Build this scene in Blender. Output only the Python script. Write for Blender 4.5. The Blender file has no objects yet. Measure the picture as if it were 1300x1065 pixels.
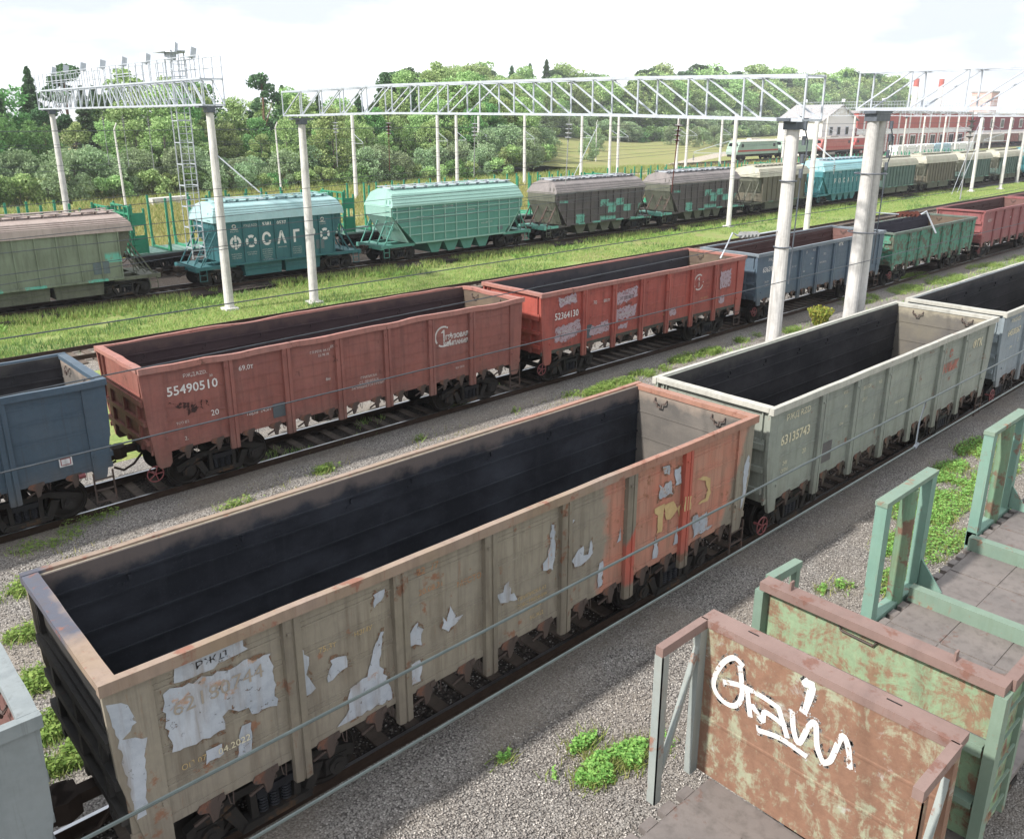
import bpy, math, random, colorsys
from mathutils import Vector, Matrix
import numpy as np
random.seed(7); rng=np.random.default_rng(7)
R=math.radians
sc=bpy.context.scene; col=sc.collection
# ---------------- camera ----------------
cd=bpy.data.cameras.new('camera'); cam=bpy.data.objects.new('camera',cd); col.objects.link(cam); sc.camera=cam
YAW,PITCH,H=0.8249727,0.3048897,9.237
cd.sensor_width=36; cd.lens=36*1071.89/1300; cd.shift_y=-45/1300; cd.clip_start=.1; cd.clip_end=6000
fw=Vector((math.cos(YAW)*math.cos(PITCH),math.sin(YAW)*math.cos(PITCH),-math.sin(PITCH)))
rt=Vector((math.sin(YAW),-math.cos(YAW),0)); up=rt.cross(fw)
cam.matrix_world=Matrix(((rt.x,up.x,-fw.x,0),(rt.y,up.y,-fw.y,0),(rt.z,up.z,-fw.z,H),(0,0,0,1)))
# ---------------- light ----------------
SUN_EL=R(42); SUN_AZ=math.atan2(.14,-.99)   # direction towards the sun in the xy plane
sd=bpy.data.lights.new('sun','SUN'); sd.energy=4.7; sd.angle=R(2.2); sd.color=(1,.955,.89)
so=bpy.data.objects.new('sun',sd); col.objects.link(so)
sdir=Vector((math.cos(SUN_AZ)*math.cos(SUN_EL),math.sin(SUN_AZ)*math.cos(SUN_EL),math.sin(SUN_EL)))
so.rotation_euler=sdir.to_track_quat('Z','Y').to_euler(); so.location=(0,0,60)
w=bpy.data.worlds.new('World'); sc.world=w; w.use_nodes=True
nt=w.node_tree; nt.nodes.clear()
def N(nt,t,**k):
    n=nt.nodes.new(t)
    for a,b in k.items():
        if a.startswith('i_'):
            key=a[2:]; key=int(key) if key.isdigit() else key.replace('_',' ')
            n.inputs[key].default_value=b
        else: setattr(n,a,b)
    return n
sky=N(nt,'ShaderNodeTexSky',sky_type='NISHITA',sun_disc=False,sun_elevation=SUN_EL,sun_rotation=math.pi/2-SUN_AZ)
sky.air_density=1.0; sky.dust_density=1.5
tc=N(nt,'ShaderNodeTexCoord'); mp=N(nt,'ShaderNodeMapping'); mp.inputs['Scale'].default_value=(1,1,3.2); mp.inputs['Location'].default_value=(.3,.1,.55)
nz=N(nt,'ShaderNodeTexNoise',i_Scale=2.3,i_Detail=7.0,i_Roughness=.55)
rp=N(nt,'ShaderNodeValToRGB'); rp.color_ramp.elements[0].position=.36; rp.color_ramp.elements[1].position=.5
rp.color_ramp.elements[0].color=(.72,.72,.72,1)
nz2=N(nt,'ShaderNodeTexNoise',i_Scale=3.4,i_Detail=6.0)
cr=N(nt,'ShaderNodeValToRGB'); cr.color_ramp.elements[0].position=.36; cr.color_ramp.elements[1].position=.56
cr.color_ramp.elements[0].color=(5.0,5.35,5.9,1); cr.color_ramp.elements[1].color=(9.2,9.4,9.8,1)
mx=N(nt,'ShaderNodeMix',data_type='RGBA'); bg=N(nt,'ShaderNodeBackground',i_Strength=.12); ow=N(nt,'ShaderNodeOutputWorld')
L=nt.links.new
L(tc.outputs['Generated'],mp.inputs[0]); L(mp.outputs[0],nz.inputs['Vector']); L(mp.outputs[0],nz2.inputs['Vector'])
L(nz.outputs['Fac'],rp.inputs[0]); L(nz2.outputs['Fac'],cr.inputs[0]); L(rp.outputs[0],mx.inputs[0]); L(sky.outputs[0],mx.inputs[6]); L(cr.outputs[0],mx.inputs[7])
L(mx.outputs[2],bg.inputs[0]); L(bg.outputs[0],ow.inputs[0])
sc.view_settings.view_transform='Standard'; sc.view_settings.look='None'; sc.view_settings.exposure=0.6; sc.view_settings.gamma=1
sc.cycles.max_bounces=6; sc.cycles.transparent_max_bounces=12
# ---------------- materials ----------------
def hx(s):
    s=s.lstrip('#'); f=lambda v:(v/12.92 if v<=.04045 else ((v+.055)/1.055)**2.4)
    r=[f(int(s[i:i+2],16)/255) for i in (0,2,4)]; l=.3*r[0]+.55*r[1]+.15*r[2]
    return tuple(max(0,l+(v-l)*SAT) for v in r)+(1,)
SAT=.80
MATS={}
class G:
    "tiny node-graph helper"
    def __init__(s,name):
        s.m=bpy.data.materials.new(name); s.m.use_nodes=True; s.nt=s.m.node_tree; s.nt.nodes.clear()
        s.out=N(s.nt,'ShaderNodeOutputMaterial'); s.b=N(s.nt,'ShaderNodeBsdfPrincipled'); s.nt.links.new(s.b.outputs[0],s.out.inputs[0])
        s.tc=N(s.nt,'ShaderNodeTexCoord'); s.co=s.tc.outputs['Object']
    def l(s,a,b): s.nt.links.new(a,b)
    def map(s,sc=(1,1,1),loc=(0,0,0),src=None):
        m=N(s.nt,'ShaderNodeMapping'); m.inputs['Scale'].default_value=sc; m.inputs['Location'].default_value=loc; s.l(src or s.co,m.inputs[0]); return m.outputs[0]
    def noise(s,scale,detail=6,rough=.6,vec=None,dist=0):
        n=N(s.nt,'ShaderNodeTexNoise',i_Scale=scale,i_Detail=float(detail),i_Roughness=rough,i_Distortion=float(dist)); s.l(vec or s.co,n.inputs['Vector']); return n.outputs['Fac']
    def ramp(s,x,stops):
        r=N(s.nt,'ShaderNodeValToRGB'); e=r.color_ramp.elements
        while len(e)<len(stops): e.new(.5)
        for k,(p,c) in enumerate(stops):
            e[k].position=p; e[k].color=c if len(c)==4 else (c[0],)*3+(1,)
        s.l(x,r.inputs[0]); return r.outputs[0]
    def thr(s,x,a,b): return s.ramp(x,[(a,(0,)),(b,(1,))])
    def mix(s,f,a,b,mode='MIX'):
        m=N(s.nt,'ShaderNodeMix',data_type='RGBA',blend_type=mode)
        for v,i in ((f,0),(a,6),(b,7)):
            if isinstance(v,(int,float)): m.inputs[i].default_value=v
            elif isinstance(v,tuple): m.inputs[i].default_value=v
            else: s.l(v,m.inputs[i])
        return m.outputs[2]
    def math(s,op,a,b=0,c=0,clamp=False):
        m=N(s.nt,'ShaderNodeMath',operation=op,use_clamp=clamp)
        for v,i in ((a,0),(b,1),(c,2)):
            if isinstance(v,(int,float)): m.inputs[i].default_value=v
            else: s.l(v,m.inputs[i])
        return m.outputs[0]
    def sep(s,src=None):
        x=N(s.nt,'ShaderNodeSeparateXYZ'); s.l(src or s.co,x.inputs[0]); return x.outputs
    def bump(s,h,st=.3,d=.01):
        b=N(s.nt,'ShaderNodeBump',i_Strength=st,i_Distance=d); s.l(h,b.inputs['Height']); s.l(b.outputs[0],s.b.inputs['Normal'])
    def fin(s,c,rough=.7,metal=0.0,spec=.3):
        if isinstance(c,tuple): s.b.inputs['Base Color'].default_value=c
        else: s.l(c,s.b.inputs['Base Color'])
        if isinstance(rough,(int,float)): s.b.inputs['Roughness'].default_value=rough
        else: s.l(rough,s.b.inputs['Roughness'])
        s.b.inputs['Metallic'].default_value=metal; s.b.inputs['Specular IOR Level'].default_value=spec
        return s.m
def scl(c,k): return (c[0]*k,c[1]*k,c[2]*k,1)
def paint(name,c1,c2=None,rust=.35,rustc='#5a3322',dirt=.45,dirtc='#3c362f',rough=.6,seed=0,metal=0.,fine=9.,extra=None,dust=False):
    if name in MATS: return MATS[name]
    g=G(name); c1=hx(c1); c2=hx(c2) if c2 else scl(c1,.7)
    off=g.map(loc=(seed*3.7,seed*1.3,seed*2.1))
    base=g.mix(g.thr(g.noise(.9,5,.6,off),.35,.65),c1,c2)
    base=g.mix(g.math('MULTIPLY',g.thr(g.noise(fine,4,.6,off),.4,.62),.25),base,scl(c1,1.25))
    if extra: base=extra(g,base,off)
    st=g.noise(1.,5,.65,g.map((5.5,5.5,.55),(seed,0,seed),off))
    base=g.mix(g.math('MULTIPLY',g.thr(st,.48,.74),dirt),base,hx(dirtc))
    ru=g.noise(2.6,11,.68,off); k=.70-.28*rust
    rm=g.thr(ru,k,k+.06)
    rs=g.thr(g.noise(1.5,8,.7,g.map((7,7,.8),(0,0,0),off)),k+.02,k+.14)
    rm=g.math('MAXIMUM',rm,g.math('MULTIPLY',rs,.7))
    rc=g.mix(g.noise(18,5,.6,off),hx(rustc),scl(hx(rustc),1.9))
    base=g.mix(g.math('MULTIPLY',rm,.9),base,rc)
    if dust:
        z=g.sep()[2]; d=g.math('MULTIPLY',g.math('SUBTRACT',2.25,g.math('ADD',z,g.math('MULTIPLY',g.noise(2.5,7,.65,g.map((1,1,.35),src=off)),1.3))),1.1,0,True)
        base=g.mix(g.math('MULTIPLY',d,.6),base,hx('#5c5249'))
        base=g.mix(g.math('MULTIPLY',g.thr(g.noise(.7,8,.7,g.map(loc=(9,9,9),src=off)),.45,.7),.14),base,g.mix(.5,hx('#9a948c'),c1))
        sk=g.thr(g.noise(1,6,.7,g.map((11,11,.35),(3,0,1),off)),.56,.7); base=g.mix(g.math('MULTIPLY',sk,.35),base,hx('#3a322c'))
    g.bump(g.math('ADD',g.math('ADD',g.math('MULTIPLY',rm,.2),g.math('MULTIPLY',g.noise(30,3),.2)),g.math('MULTIPLY',g.noise(1.6,2,.5),2.2)),.5,.02)
    MATS[name]=g.fin(base,g.math('ADD',g.math('MULTIPLY',rm,.25),rough,0,True),metal); return MATS[name]
def plain(name,c,rough=.6,metal=0.,var=.25,scale=6.):
    if name in MATS: return MATS[name]
    g=G(name); c=hx(c); b=g.mix(g.thr(g.noise(scale,5,.6),.3,.7),scl(c,1-var),scl(c,1+var*.6))
    MATS[name]=g.fin(b,rough,metal); return MATS[name]
def interior(name,c,hi,amount=.5,seed=0,topc=None):
    if name in MATS: return MATS[name]
    g=G(name); off=g.map(loc=(seed*2.3,seed,0)); c=hx(c)
    n=g.noise(.8,7,.6,g.map((1,1,1.6),src=off)); b=g.mix(g.math('MULTIPLY',g.thr(n,.42,.72),amount),c,hi and hx(hi))
    z=g.sep()[2]
    if topc: b=g.mix(g.math('MULTIPLY',g.thr(g.math('ADD',z,g.math('MULTIPLY',g.noise(2.2,6,.6,off),.9)),.99,.995) if 0 else g.math('MULTIPLY_ADD',g.math('ADD',z,g.math('MULTIPLY',g.noise(1.6,6,.6,off),.9)),5,-18.0,True),.8),b,hx(topc))
    st=g.thr(g.noise(1,5,.6,g.map((6,6,.6),src=off)),.55,.75); b=g.mix(g.math('MULTIPLY',st,.35),b,scl(hx(hi),.8))
    sp=g.thr(g.noise(26,3,.6,off),.62,.7); b=g.mix(g.math('MULTIPLY',sp,.25),b,scl(hx(hi),1.3))
    g.bump(g.noise(14,5),.3,.01)
    MATS[name]=g.fin(b,.75,0,.25); return MATS[name]
def letterm(name,c,wear=.5):
    if name in MATS: return MATS[name]
    g=G(name); n=g.noise(11,8,.75); a=g.thr(n,.30+.18*wear,.36+.18*wear)
    g.l(a,g.b.inputs['Alpha']); MATS[name]=g.fin(g.mix(g.noise(5,3),hx(c),scl(hx(c),.75)),.7); return MATS[name]

M_RAIL=plain('rail_steel','#4a3a30',.55,.6)
g=G('rail_head'); M_HEAD=g.fin(g.mix(g.noise(3,3),hx('#9a9ca0'),hx('#c4c6ca')),.28,1.0)
M_BOG=paint('bogie_grime','#2b2826','#1c1a19',.5,'#43301f',.5,'#201c18',.75,seed=2)
M_WHEEL=plain('wheel_steel','#2d2927',.55,.5)
M_SPR=plain('spring_black','#23252c',.45,.3)
M_COUP=plain('coupler_rust','#3a2d25',.7,.3)
M_LAT=paint('latch_rust','#54453f','#3a302c',.5,'#5b3a2a',.5,seed=4)
M_HW=plain('handwheel_red','#7a3a3c',.5)
M_CONC=paint('post_concrete','#c4c1bc','#a9a7a4',.0,'#7a7068',.6,'#6f6a64',.85,seed=5)
M_CONC2=paint('post_concrete_far','#c9c6c2','#b5b2ae',.0,'#8a8078',.25,'#8a8680',.85,seed=6)
M_GALV=plain('galvanised_steel','#b3bac4',.5,.35,.15)
M_GALVD=plain('steel_dark','#5d646e',.5,.4)
M_INS=plain('insulator_glaze','#8d8f8f',.25)
M_INSB=plain('insulator_brown','#5b2f28',.25)
M_WIRE=plain('wire_copper','#4c5656',.4,.5)
M_WIRED=plain('wire_dark','#4a5056',.5,.4)
M_SLP=paint('sleeper_timber','#66584c','#4c4138',.0,'#2a2018',.45,'#302822',.85,seed=3)
# ballast, ground
def ballast_mat(name,a,b,c,dirtc,scale=22.,soil=.5):
    g=G(name); v=N(g.nt,'ShaderNodeTexVoronoi',i_Scale=scale,i_Randomness=1.); v.feature='F1'; g.l(g.co,v.inputs['Vector'])
    colr=g.ramp(g.sep(v.outputs['Color'])[0],[(0,hx(a)),(.45,hx(b)),(.82,hx(b)),(1,hx(c))])
    edge=g.thr(v.outputs['Distance'],.015*22/scale*1.,.9)
    d=g.math('MULTIPLY',v.outputs['Distance'],1.0)
    colr=g.mix(g.thr(d,.45,.8),colr,scl(hx(a),.45))
    big=g.noise(.35,6,.6); colr=g.mix(g.math('MULTIPLY',g.thr(big,.46,.62),soil),colr,hx(dirtc))
    med=g.noise(2.4,6,.65); colr=g.mix(g.math('MULTIPLY',g.thr(med,.5,.72),.35),colr,scl(hx(dirtc),.6))
    g.bump(g.math('SUBTRACT',1,d),.7,.025)
    return g.fin(colr,.9,0,.2)
M_BAL=ballast_mat('ballast_gravel','#6e6965','#8f8a84','#b5afa8','#857a6c',34.)
M_BALD=ballast_mat('ballast_oily','#2f2a27','#463d37','#6b635b','#3a3029',22.,.7)
def ground_mat():
    g=G('meadow_ground'); n=g.noise(.06,8,.6); n2=g.noise(.7,7,.6); n3=g.noise(6,5,.6)
    b=g.mix(g.thr(n,.4,.6),hx('#7c8440'),hx('#8a8650')); b=g.mix(g.thr(n2,.45,.7),b,hx('#8a7e4c')); b=g.mix(g.math('MULTIPLY',g.thr(n3,.45,.65),.5),b,hx('#4e6a1c'))
    g.bump(n3,.6,.08); return g.fin(b,.95,0,.1)
M_GND=ground_mat()
def strip_mat():
    g=G('grass_strip'); n=g.noise(.25,8,.65); n2=g.noise(1.6,7,.6); n3=g.noise(9,5,.6)
    b=g.mix(g.thr(n2,.38,.62),hx('#728a3a'),hx('#88904a')); b=g.mix(g.thr(n,.5,.66),b,hx('#8b8350')); b=g.mix(g.math('MULTIPLY',g.thr(n3,.4,.7),.5),b,hx('#47691a'))
    g.bump(n3,.7,.06); return g.fin(b,.95,0,.1)
M_STRIP=strip_mat()
M_PATH=ballast_mat('path_dust','#9a8f80','#b5aa98','#cfc6b8','#a89a84',8.,.6)
def leafm(name,cols,trans=.25):
    g=G(name); oi=N(g.nt,'ShaderNodeObjectInfo'); geo=N(g.nt,'ShaderNodeNewGeometry')
    r=geo.outputs['Random Per Island']; c=g.ramp(r,[(i/(len(cols)-1),hx(x)) for i,x in enumerate(cols)])
    h=N(g.nt,'ShaderNodeHueSaturation'); g.l(c,h.inputs['Color']); g.l(g.math('MULTIPLY_ADD',oi.outputs['Random'],.05,.475),h.inputs['Hue']); g.l(g.math('MULTIPLY_ADD',oi.outputs['Random'],.5,.78),h.inputs['Value'])
    g.fin(h.outputs[0],.75,0,.15)
    t=N(g.nt,'ShaderNodeBsdfTranslucent'); g.l(h.outputs[0],t.inputs[0]); ms=N(g.nt,'ShaderNodeMixShader',i_0=trans)
    g.l(g.b.outputs[0],ms.inputs[1]); g.l(t.outputs[0],ms.inputs[2]); g.l(ms.outputs[0],g.out.inputs[0]); return g.m
M_LF1=leafm('leaves_birch',['#66893e','#84a454','#9ab766','#aec67a'])
M_LF2=leafm('leaves_willow',['#6a8654','#829c68','#98ae80','#76905e'])
M_LF3=leafm('needles_pine',['#3c5a34','#4c7042','#5f8452','#446638'])
M_LF4=leafm('leaves_dark',['#4a7434','#5e8c42','#749e50','#527c36'])
M_GRB=leafm('grass_blades',['#668c30','#82a03e','#9cac50','#a09c5c'],.35)
M_GRW=leafm('weed_leaves',['#5a8c2c','#78a83a','#94bc4c','#68963a'],.35)
M_GRW2=leafm('grass_dark',['#4f7030','#5f8038','#708c44'],.3)
M_GRD=leafm('meadow_blades',['#7d8a35','#98994a','#a89b55','#66802c'],.35)
M_BARK=plain('bark_grey','#6d655c',.9)
M_BARKP=plain('bark_pine','#7a5540',.9)
# ---------------- mesh builder ----------------
class MB:
    def __init__(s): s.v=[]; s.f=[]; s.mi=[]
    def add(s,vs,fs,mi=0):
        o=len(s.v); s.v+= [tuple(q) for q in vs]; s.f+=[tuple(i+o for i in f) for f in fs]; s.mi+=[mi]*len(fs); return s
    def box(s,x0,x1,y0,y1,z0,z1,mi=0):
        if x0>x1:x0,x1=x1,x0
        if y0>y1:y0,y1=y1,y0
        if z0>z1:z0,z1=z1,z0
        return s.add([(x0,y0,z0),(x1,y0,z0),(x1,y1,z0),(x0,y1,z0),(x0,y0,z1),(x1,y0,z1),(x1,y1,z1),(x0,y1,z1)],[(0,3,2,1),(4,5,6,7),(0,1,5,4),(1,2,6,5),(2,3,7,6),(3,0,4,7)],mi)
    def bar(s,p,q,w,h=None,mi=0,upv=(0,0,1)):
        h=h or w; p=Vector(p); q=Vector(q); d=(q-p).normalized(); u=Vector(upv)
        if abs(d.dot(u))>.98: u=Vector((1,0,0)) if abs(d.x)<.9 else Vector((0,1,0))
        a=d.cross(u).normalized(); b=a.cross(d); vs=[]
        for c in (p,q):
            for i,j in ((-1,-1),(1,-1),(1,1),(-1,1)): vs.append(c+a*(i*w/2)+b*(j*h/2))
        return s.add(vs,[(0,1,2,3),(7,6,5,4),(0,4,5,1),(1,5,6,2),(2,6,7,3),(3,7,4,0)],mi)
    def cyl(s,p,q,r,r2=None,n=10,mi=0,cap=True):
        r2=r if r2 is None else r2; p=Vector(p); q=Vector(q); d=(q-p).normalized(); u=Vector((0,0,1))
        if abs(d.z)>.95: u=Vector((1,0,0))
        a=d.cross(u).normalized(); b=d.cross(a); vs=[]
        for c,rr in ((p,r),(q,r2)):
            for k in range(n): t=2*math.pi*k/n; vs.append(c+a*(rr*math.cos(t))+b*(rr*math.sin(t)))
        fs=[(k,(k+1)%n,n+(k+1)%n,n+k) for k in range(n)]
        if cap: fs+=[tuple(range(n))[::-1],tuple(range(n,2*n))]
        return s.add(vs,fs,mi)
    def prism(s,poly,ax,a,b,mi=0):
        "poly: 2-D outline in the two other axes; extruded along ax from a to b"
        n=len(poly)
        def P(t,u,v): return {'x':(t,u,v),'y':(u,t,v),'z':(u,v,t)}[ax]
        vs=[P(a,*q) for q in poly]+[P(b,*q) for q in poly]
        return s.add(vs,[tuple(range(n))[::-1],tuple(range(n,2*n))]+[(k,(k+1)%n,n+(k+1)%n,n+k) for k in range(n)],mi)
    def tube(s,pts,r,n=6,mi=0):
        pts=[Vector(p) for p in pts]; ring=[]
        for i,p in enumerate(pts):
            d=(pts[min(i+1,len(pts)-1)]-pts[max(i-1,0)]).normalized(); u=Vector((0,0,1)) if abs(d.z)<.9 else Vector((1,0,0))
            a=d.cross(u).normalized(); b=d.cross(a); ring+= [p+a*(r*math.cos(2*math.pi*k/n))+b*(r*math.sin(2*math.pi*k/n)) for k in range(n)]
        fs=[(i*n+k,i*n+(k+1)%n,(i+1)*n+(k+1)%n,(i+1)*n+k) for i in range(len(pts)-1) for k in range(n)]
        return s.add(ring,fs,mi)
    def ring(s,c,ax,R_,r,n=20,m=6,mi=0):
        c=Vector(c); A,B={'x':((0,1,0),(0,0,1)),'y':((1,0,0),(0,0,1)),'z':((1,0,0),(0,1,0))}[ax]; A=Vector(A);B=Vector(B);X=A.cross(B)
        vs=[]
        for i in range(n):
            t=2*math.pi*i/n; d=A*math.cos(t)+B*math.sin(t)
            for k in range(m): u=2*math.pi*k/m; vs.append(c+d*(R_+r*math.cos(u))+X*(r*math.sin(u)))
        fs=[(i*m+k,((i+1)%n)*m+k,((i+1)%n)*m+(k+1)%m,i*m+(k+1)%m) for i in range(n) for k in range(m)]
        return s.add(vs,fs,mi)
    def mesh(s,name,mats,smooth=False):
        me=bpy.data.meshes.new(name); me.from_pydata(s.v,[],s.f); 
        for m in (mats if isinstance(mats,(list,tuple)) else [mats]): me.materials.append(m)
        if any(s.mi): me.polygons.foreach_set('material_index',s.mi)
        if smooth: me.polygons.foreach_set('use_smooth',[True]*len(s.f))
        import bmesh as _b; bm=_b.new(); bm.from_mesh(me); _b.ops.recalc_face_normals(bm,faces=bm.faces); bm.to_mesh(me); bm.free()
        return me
    def build(s,name,mats,parent=None,loc=None,rz=0,smooth=False):
        return obj(name,s.mesh(name,mats,smooth),parent,loc,rz)
def obj(name,me,parent=None,loc=None,rz=0):
    o=bpy.data.objects.new(name,me); col.objects.link(o)
    if parent: o.parent=parent
    if loc is not None: o.location=loc
    o.rotation_euler.z=rz; return o
def tag(o,label=None,cat=None,group=None,kind=None):
    if label: o['label']=label
    if cat: o['category']=cat
    if group: o['group']=group
    if kind: o['kind']=kind
    return o
def thing(name,label,cat,loc=(0,0,0),rz=0,group=None):
    o=obj(name,None,None,loc,rz); return tag(o,label,cat,group)
def kids(o,_c={}): return list(o.children)
def copy_tree(o,parent=None):
    c=o.copy(); col.objects.link(c)
    if parent: c.parent=parent
    for k in o.children: copy_tree(k,c)
    return c
_fc={}
def lettering(txt,x,z,size,parent,mat,y=-1.482,name='lettering',sx=1.0,bold=0.0,align='CENTER',shear=0.):
    cu=bpy.data.curves.new('t','FONT'); cu.body=txt; cu.size=size; cu.align_x=align; cu.align_y='CENTER'; cu.offset=bold; cu.shear=shear; cu.resolution_u=2
    o=bpy.data.objects.new('t',cu); col.objects.link(o)
    dg=bpy.context.evaluated_depsgraph_get(); me=bpy.data.meshes.new_from_object(o.evaluated_get(dg)); bpy.data.objects.remove(o)
    me.transform(Matrix.Translation((x,y-.004,z))@Matrix.Rotation(math.pi/2,4,'X')@Matrix.Diagonal((sx,1,1,1)))
    me.materials.clear(); me.materials.append(mat); me.name=name
    return obj(name,me,parent)
def ribbon(mb,pts,wd,plane):
    "flat painted stroke; plane(u,v)->3-D point"
    P=[Vector((a,b)) for a,b in pts]
    for i in range(len(P)-1):
        d=(P[i+1]-P[i]); 
        if d.length<1e-6: continue
        d.normalize(); n=Vector((-d.y,d.x))*wd/2; e=d*wd*.25
        q=[P[i]-e+n,P[i]-e-n,P[i+1]+e-n,P[i+1]+e+n]
        mb.add([plane(*c,.0004*i) for c in q],[(0,1,2,3)])
def smooth2(pts,n=5):
    out=[]
    P=[pts[0]]+list(pts)+[pts[-1]]
    for i in range(1,len(P)-2):
        for k in range(n):
            t=k/n; a,b,c,d=[np.array(P[i+j]) for j in (-1,0,1,2)]
            out.append(tuple(.5*((2*b)+(-a+c)*t+(2*a-5*b+4*c-d)*t*t+(-a+3*b-3*c+d)*t**3)))
    out.append(tuple(pts[-1])); return out

# ---------------- tracks & ground ----------------
Y1,Y2,Y2B,Y3,Y4,Y5,Y6,Y0=10.101,21.78,37.2,48.07,55.0,61.5,112.,3.48
A1=-0.0063
def sheet(name,x0,x1,y0,y1,z,mat,nx=1,ny=1,kind='structure',amp=0):
    mb=MB(); vs=[(x0+(x1-x0)*i/nx,y0+(y1-y0)*j/ny,z+(random.uniform(-amp,amp) if amp else 0)) for j in range(ny+1) for i in range(nx+1)]
    mb.add(vs,[(j*(nx+1)+i,j*(nx+1)+i+1,(j+1)*(nx+1)+i+1,(j+1)*(nx+1)+i) for j in range(ny) for i in range(nx)])
    o=mb.build(name,mat); o['kind']=kind; return o
sheet('ground',-600,3000,-600,3000,-.6,M_GND)
def berm(name,y0,y1,ztop,zbot,slope,mat,x0=-60,x1=400):
    mb=MB(); prof=[(y0-slope,zbot),(y0,ztop),(y1,ztop),(y1+slope,zbot)]
    mb.add([(x,a,b) for x in (x0,x1) for a,b in prof],[(0,4,5,1),(1,5,6,2),(2,6,7,3)]); o=mb.build(name,mat); o['kind']='structure'; return o
berm('gravel_yard_bed',-8,24.3,-.235,-.62,.7,M_BAL)
berm('grass_strip',25.2,46.3,-.42,-.64,.8,M_STRIP)
berm('track_bed',46.4,58.0,-.25,-.62,1.0,M_BALD)
berm('track_bed',35.6,38.6,-.26,-.45,.5,M_BAL)
berm('track_bed',60,63,-.3,-.62,.8,M_BALD)
berm('track_bed',110,114,-.3,-.62,.8,M_BALD,150,420)
# oily ballast right under the trains
sheet('track_bed_oil',-60,400,Y1-1.15,Y1+1.15,-.231,M_BALD)
sheet('track_bed_oil',-60,400,Y2-1.25,Y2+1.25,-.231,M_BALD)
# dirt road through the clearing
mb=MB(); pr=[(100,98),(125,103),(150,113),(185,130),(230,150)]
for i in range(len(pr)-1):
    (a,b),(c,d)=pr[i],pr[i+1]; w_=2.2+i*.3
    mb.add([(a,b-w_,-.596+.002*i),(c,d-w_,-.596+.002*i),(c,d+w_,-.596+.002*i),(a,b+w_,-.596+.002*i)],[(0,1,2,3)])
o=mb.build('dirt_road',M_PATH); o['kind']='structure'
def shoulder(y,x0,x1,rz,mat):
    for s in (-1,1):
        mb=MB(); pr=[(s*.845,-.232),(s*.86,-.165),(s*1.45,-.17),(s*2.0,-.234)]
        mb.add([(x,a,b) for x in (x0,x1) for a,b in pr],[(0,4,5,1),(1,5,6,2),(2,6,7,3)]); o=mb.build('track_shoulder',mat,None,(0,y,0),rz); o['kind']='structure'
def rail_mesh(x0,x1,s):
    mb=MB(); y=s*.76
    prof=[(-.075,-.18),(.075,-.18),(.07,-.165),(.012,-.15),(.012,-.04),(.036,-.03),(.036,-.004),(-.036,-.004),(-.036,-.03),(-.012,-.04),(-.012,-.15),(-.07,-.165)]
    mb.prism([(y+s*.036+a,b) for a,b in prof],'x',x0,x1); mb.box(x0,x1,y+s*.036-.031,y+s*.036+.031,-.0035,0,1); return mb
def track(y,label,x0,x1,near=None,rz=0,shiny=True):
    t=thing('railway_track',label,'railway track',(0,y,0),rz)
    for s in (-1,1): rail_mesh(x0,x1,s).build('rail',[M_RAIL,M_HEAD if shiny else M_RAIL],t)
    sm=MB(); sm.prism([(-1.36,-.34),(-1.36,-.2),(-1.3,-.185),(1.3,-.185),(1.36,-.2),(1.36,-.34)],'x',-.12,.12); me=sm.mesh('sleeper',M_SLP)
    rest=MB(); n=0; x=x0
    while x<x1:
        if near and near[0]<x<near[1] and n<100: o=obj('sleeper',me,t,(x,random.uniform(-.02,.02),0),random.uniform(-.01,.01)); n+=1
        else: rest.box(x-.12,x+.12,-1.35,1.35,-.34,-.186)
        x+=.6
    o=rest.build('sleepers',M_SLP,t); o['kind']='stuff'; return t
shoulder(Y0,-30,120,0,M_BAL); shoulder(Y1,-30,200,A1,M_BAL); shoulder(Y2,-30,300,0,M_BAL); shoulder(Y3,-30,330,0,M_BALD)
track(Y0,'track under the green flat wagons at the lower right',-30,120,(4,22))
track(Y1,'track carrying the three grey and beige open wagons nearest the camera',-30,200,(-1,50),A1)
track(Y2,'track carrying the red and blue open wagons',-30,300,(0,50))
track(Y2B,'rusty empty track just behind the red open wagons, beside the grass',-30,300,(5,20),0,False)
track(Y3,'track carrying the covered hopper wagons',-30,330)
track(Y4,'track carrying the green timber flat wagons behind the hoppers',-30,330)
track(Y6,'far track with the locomotives near the red buildings',150,420)
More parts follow.
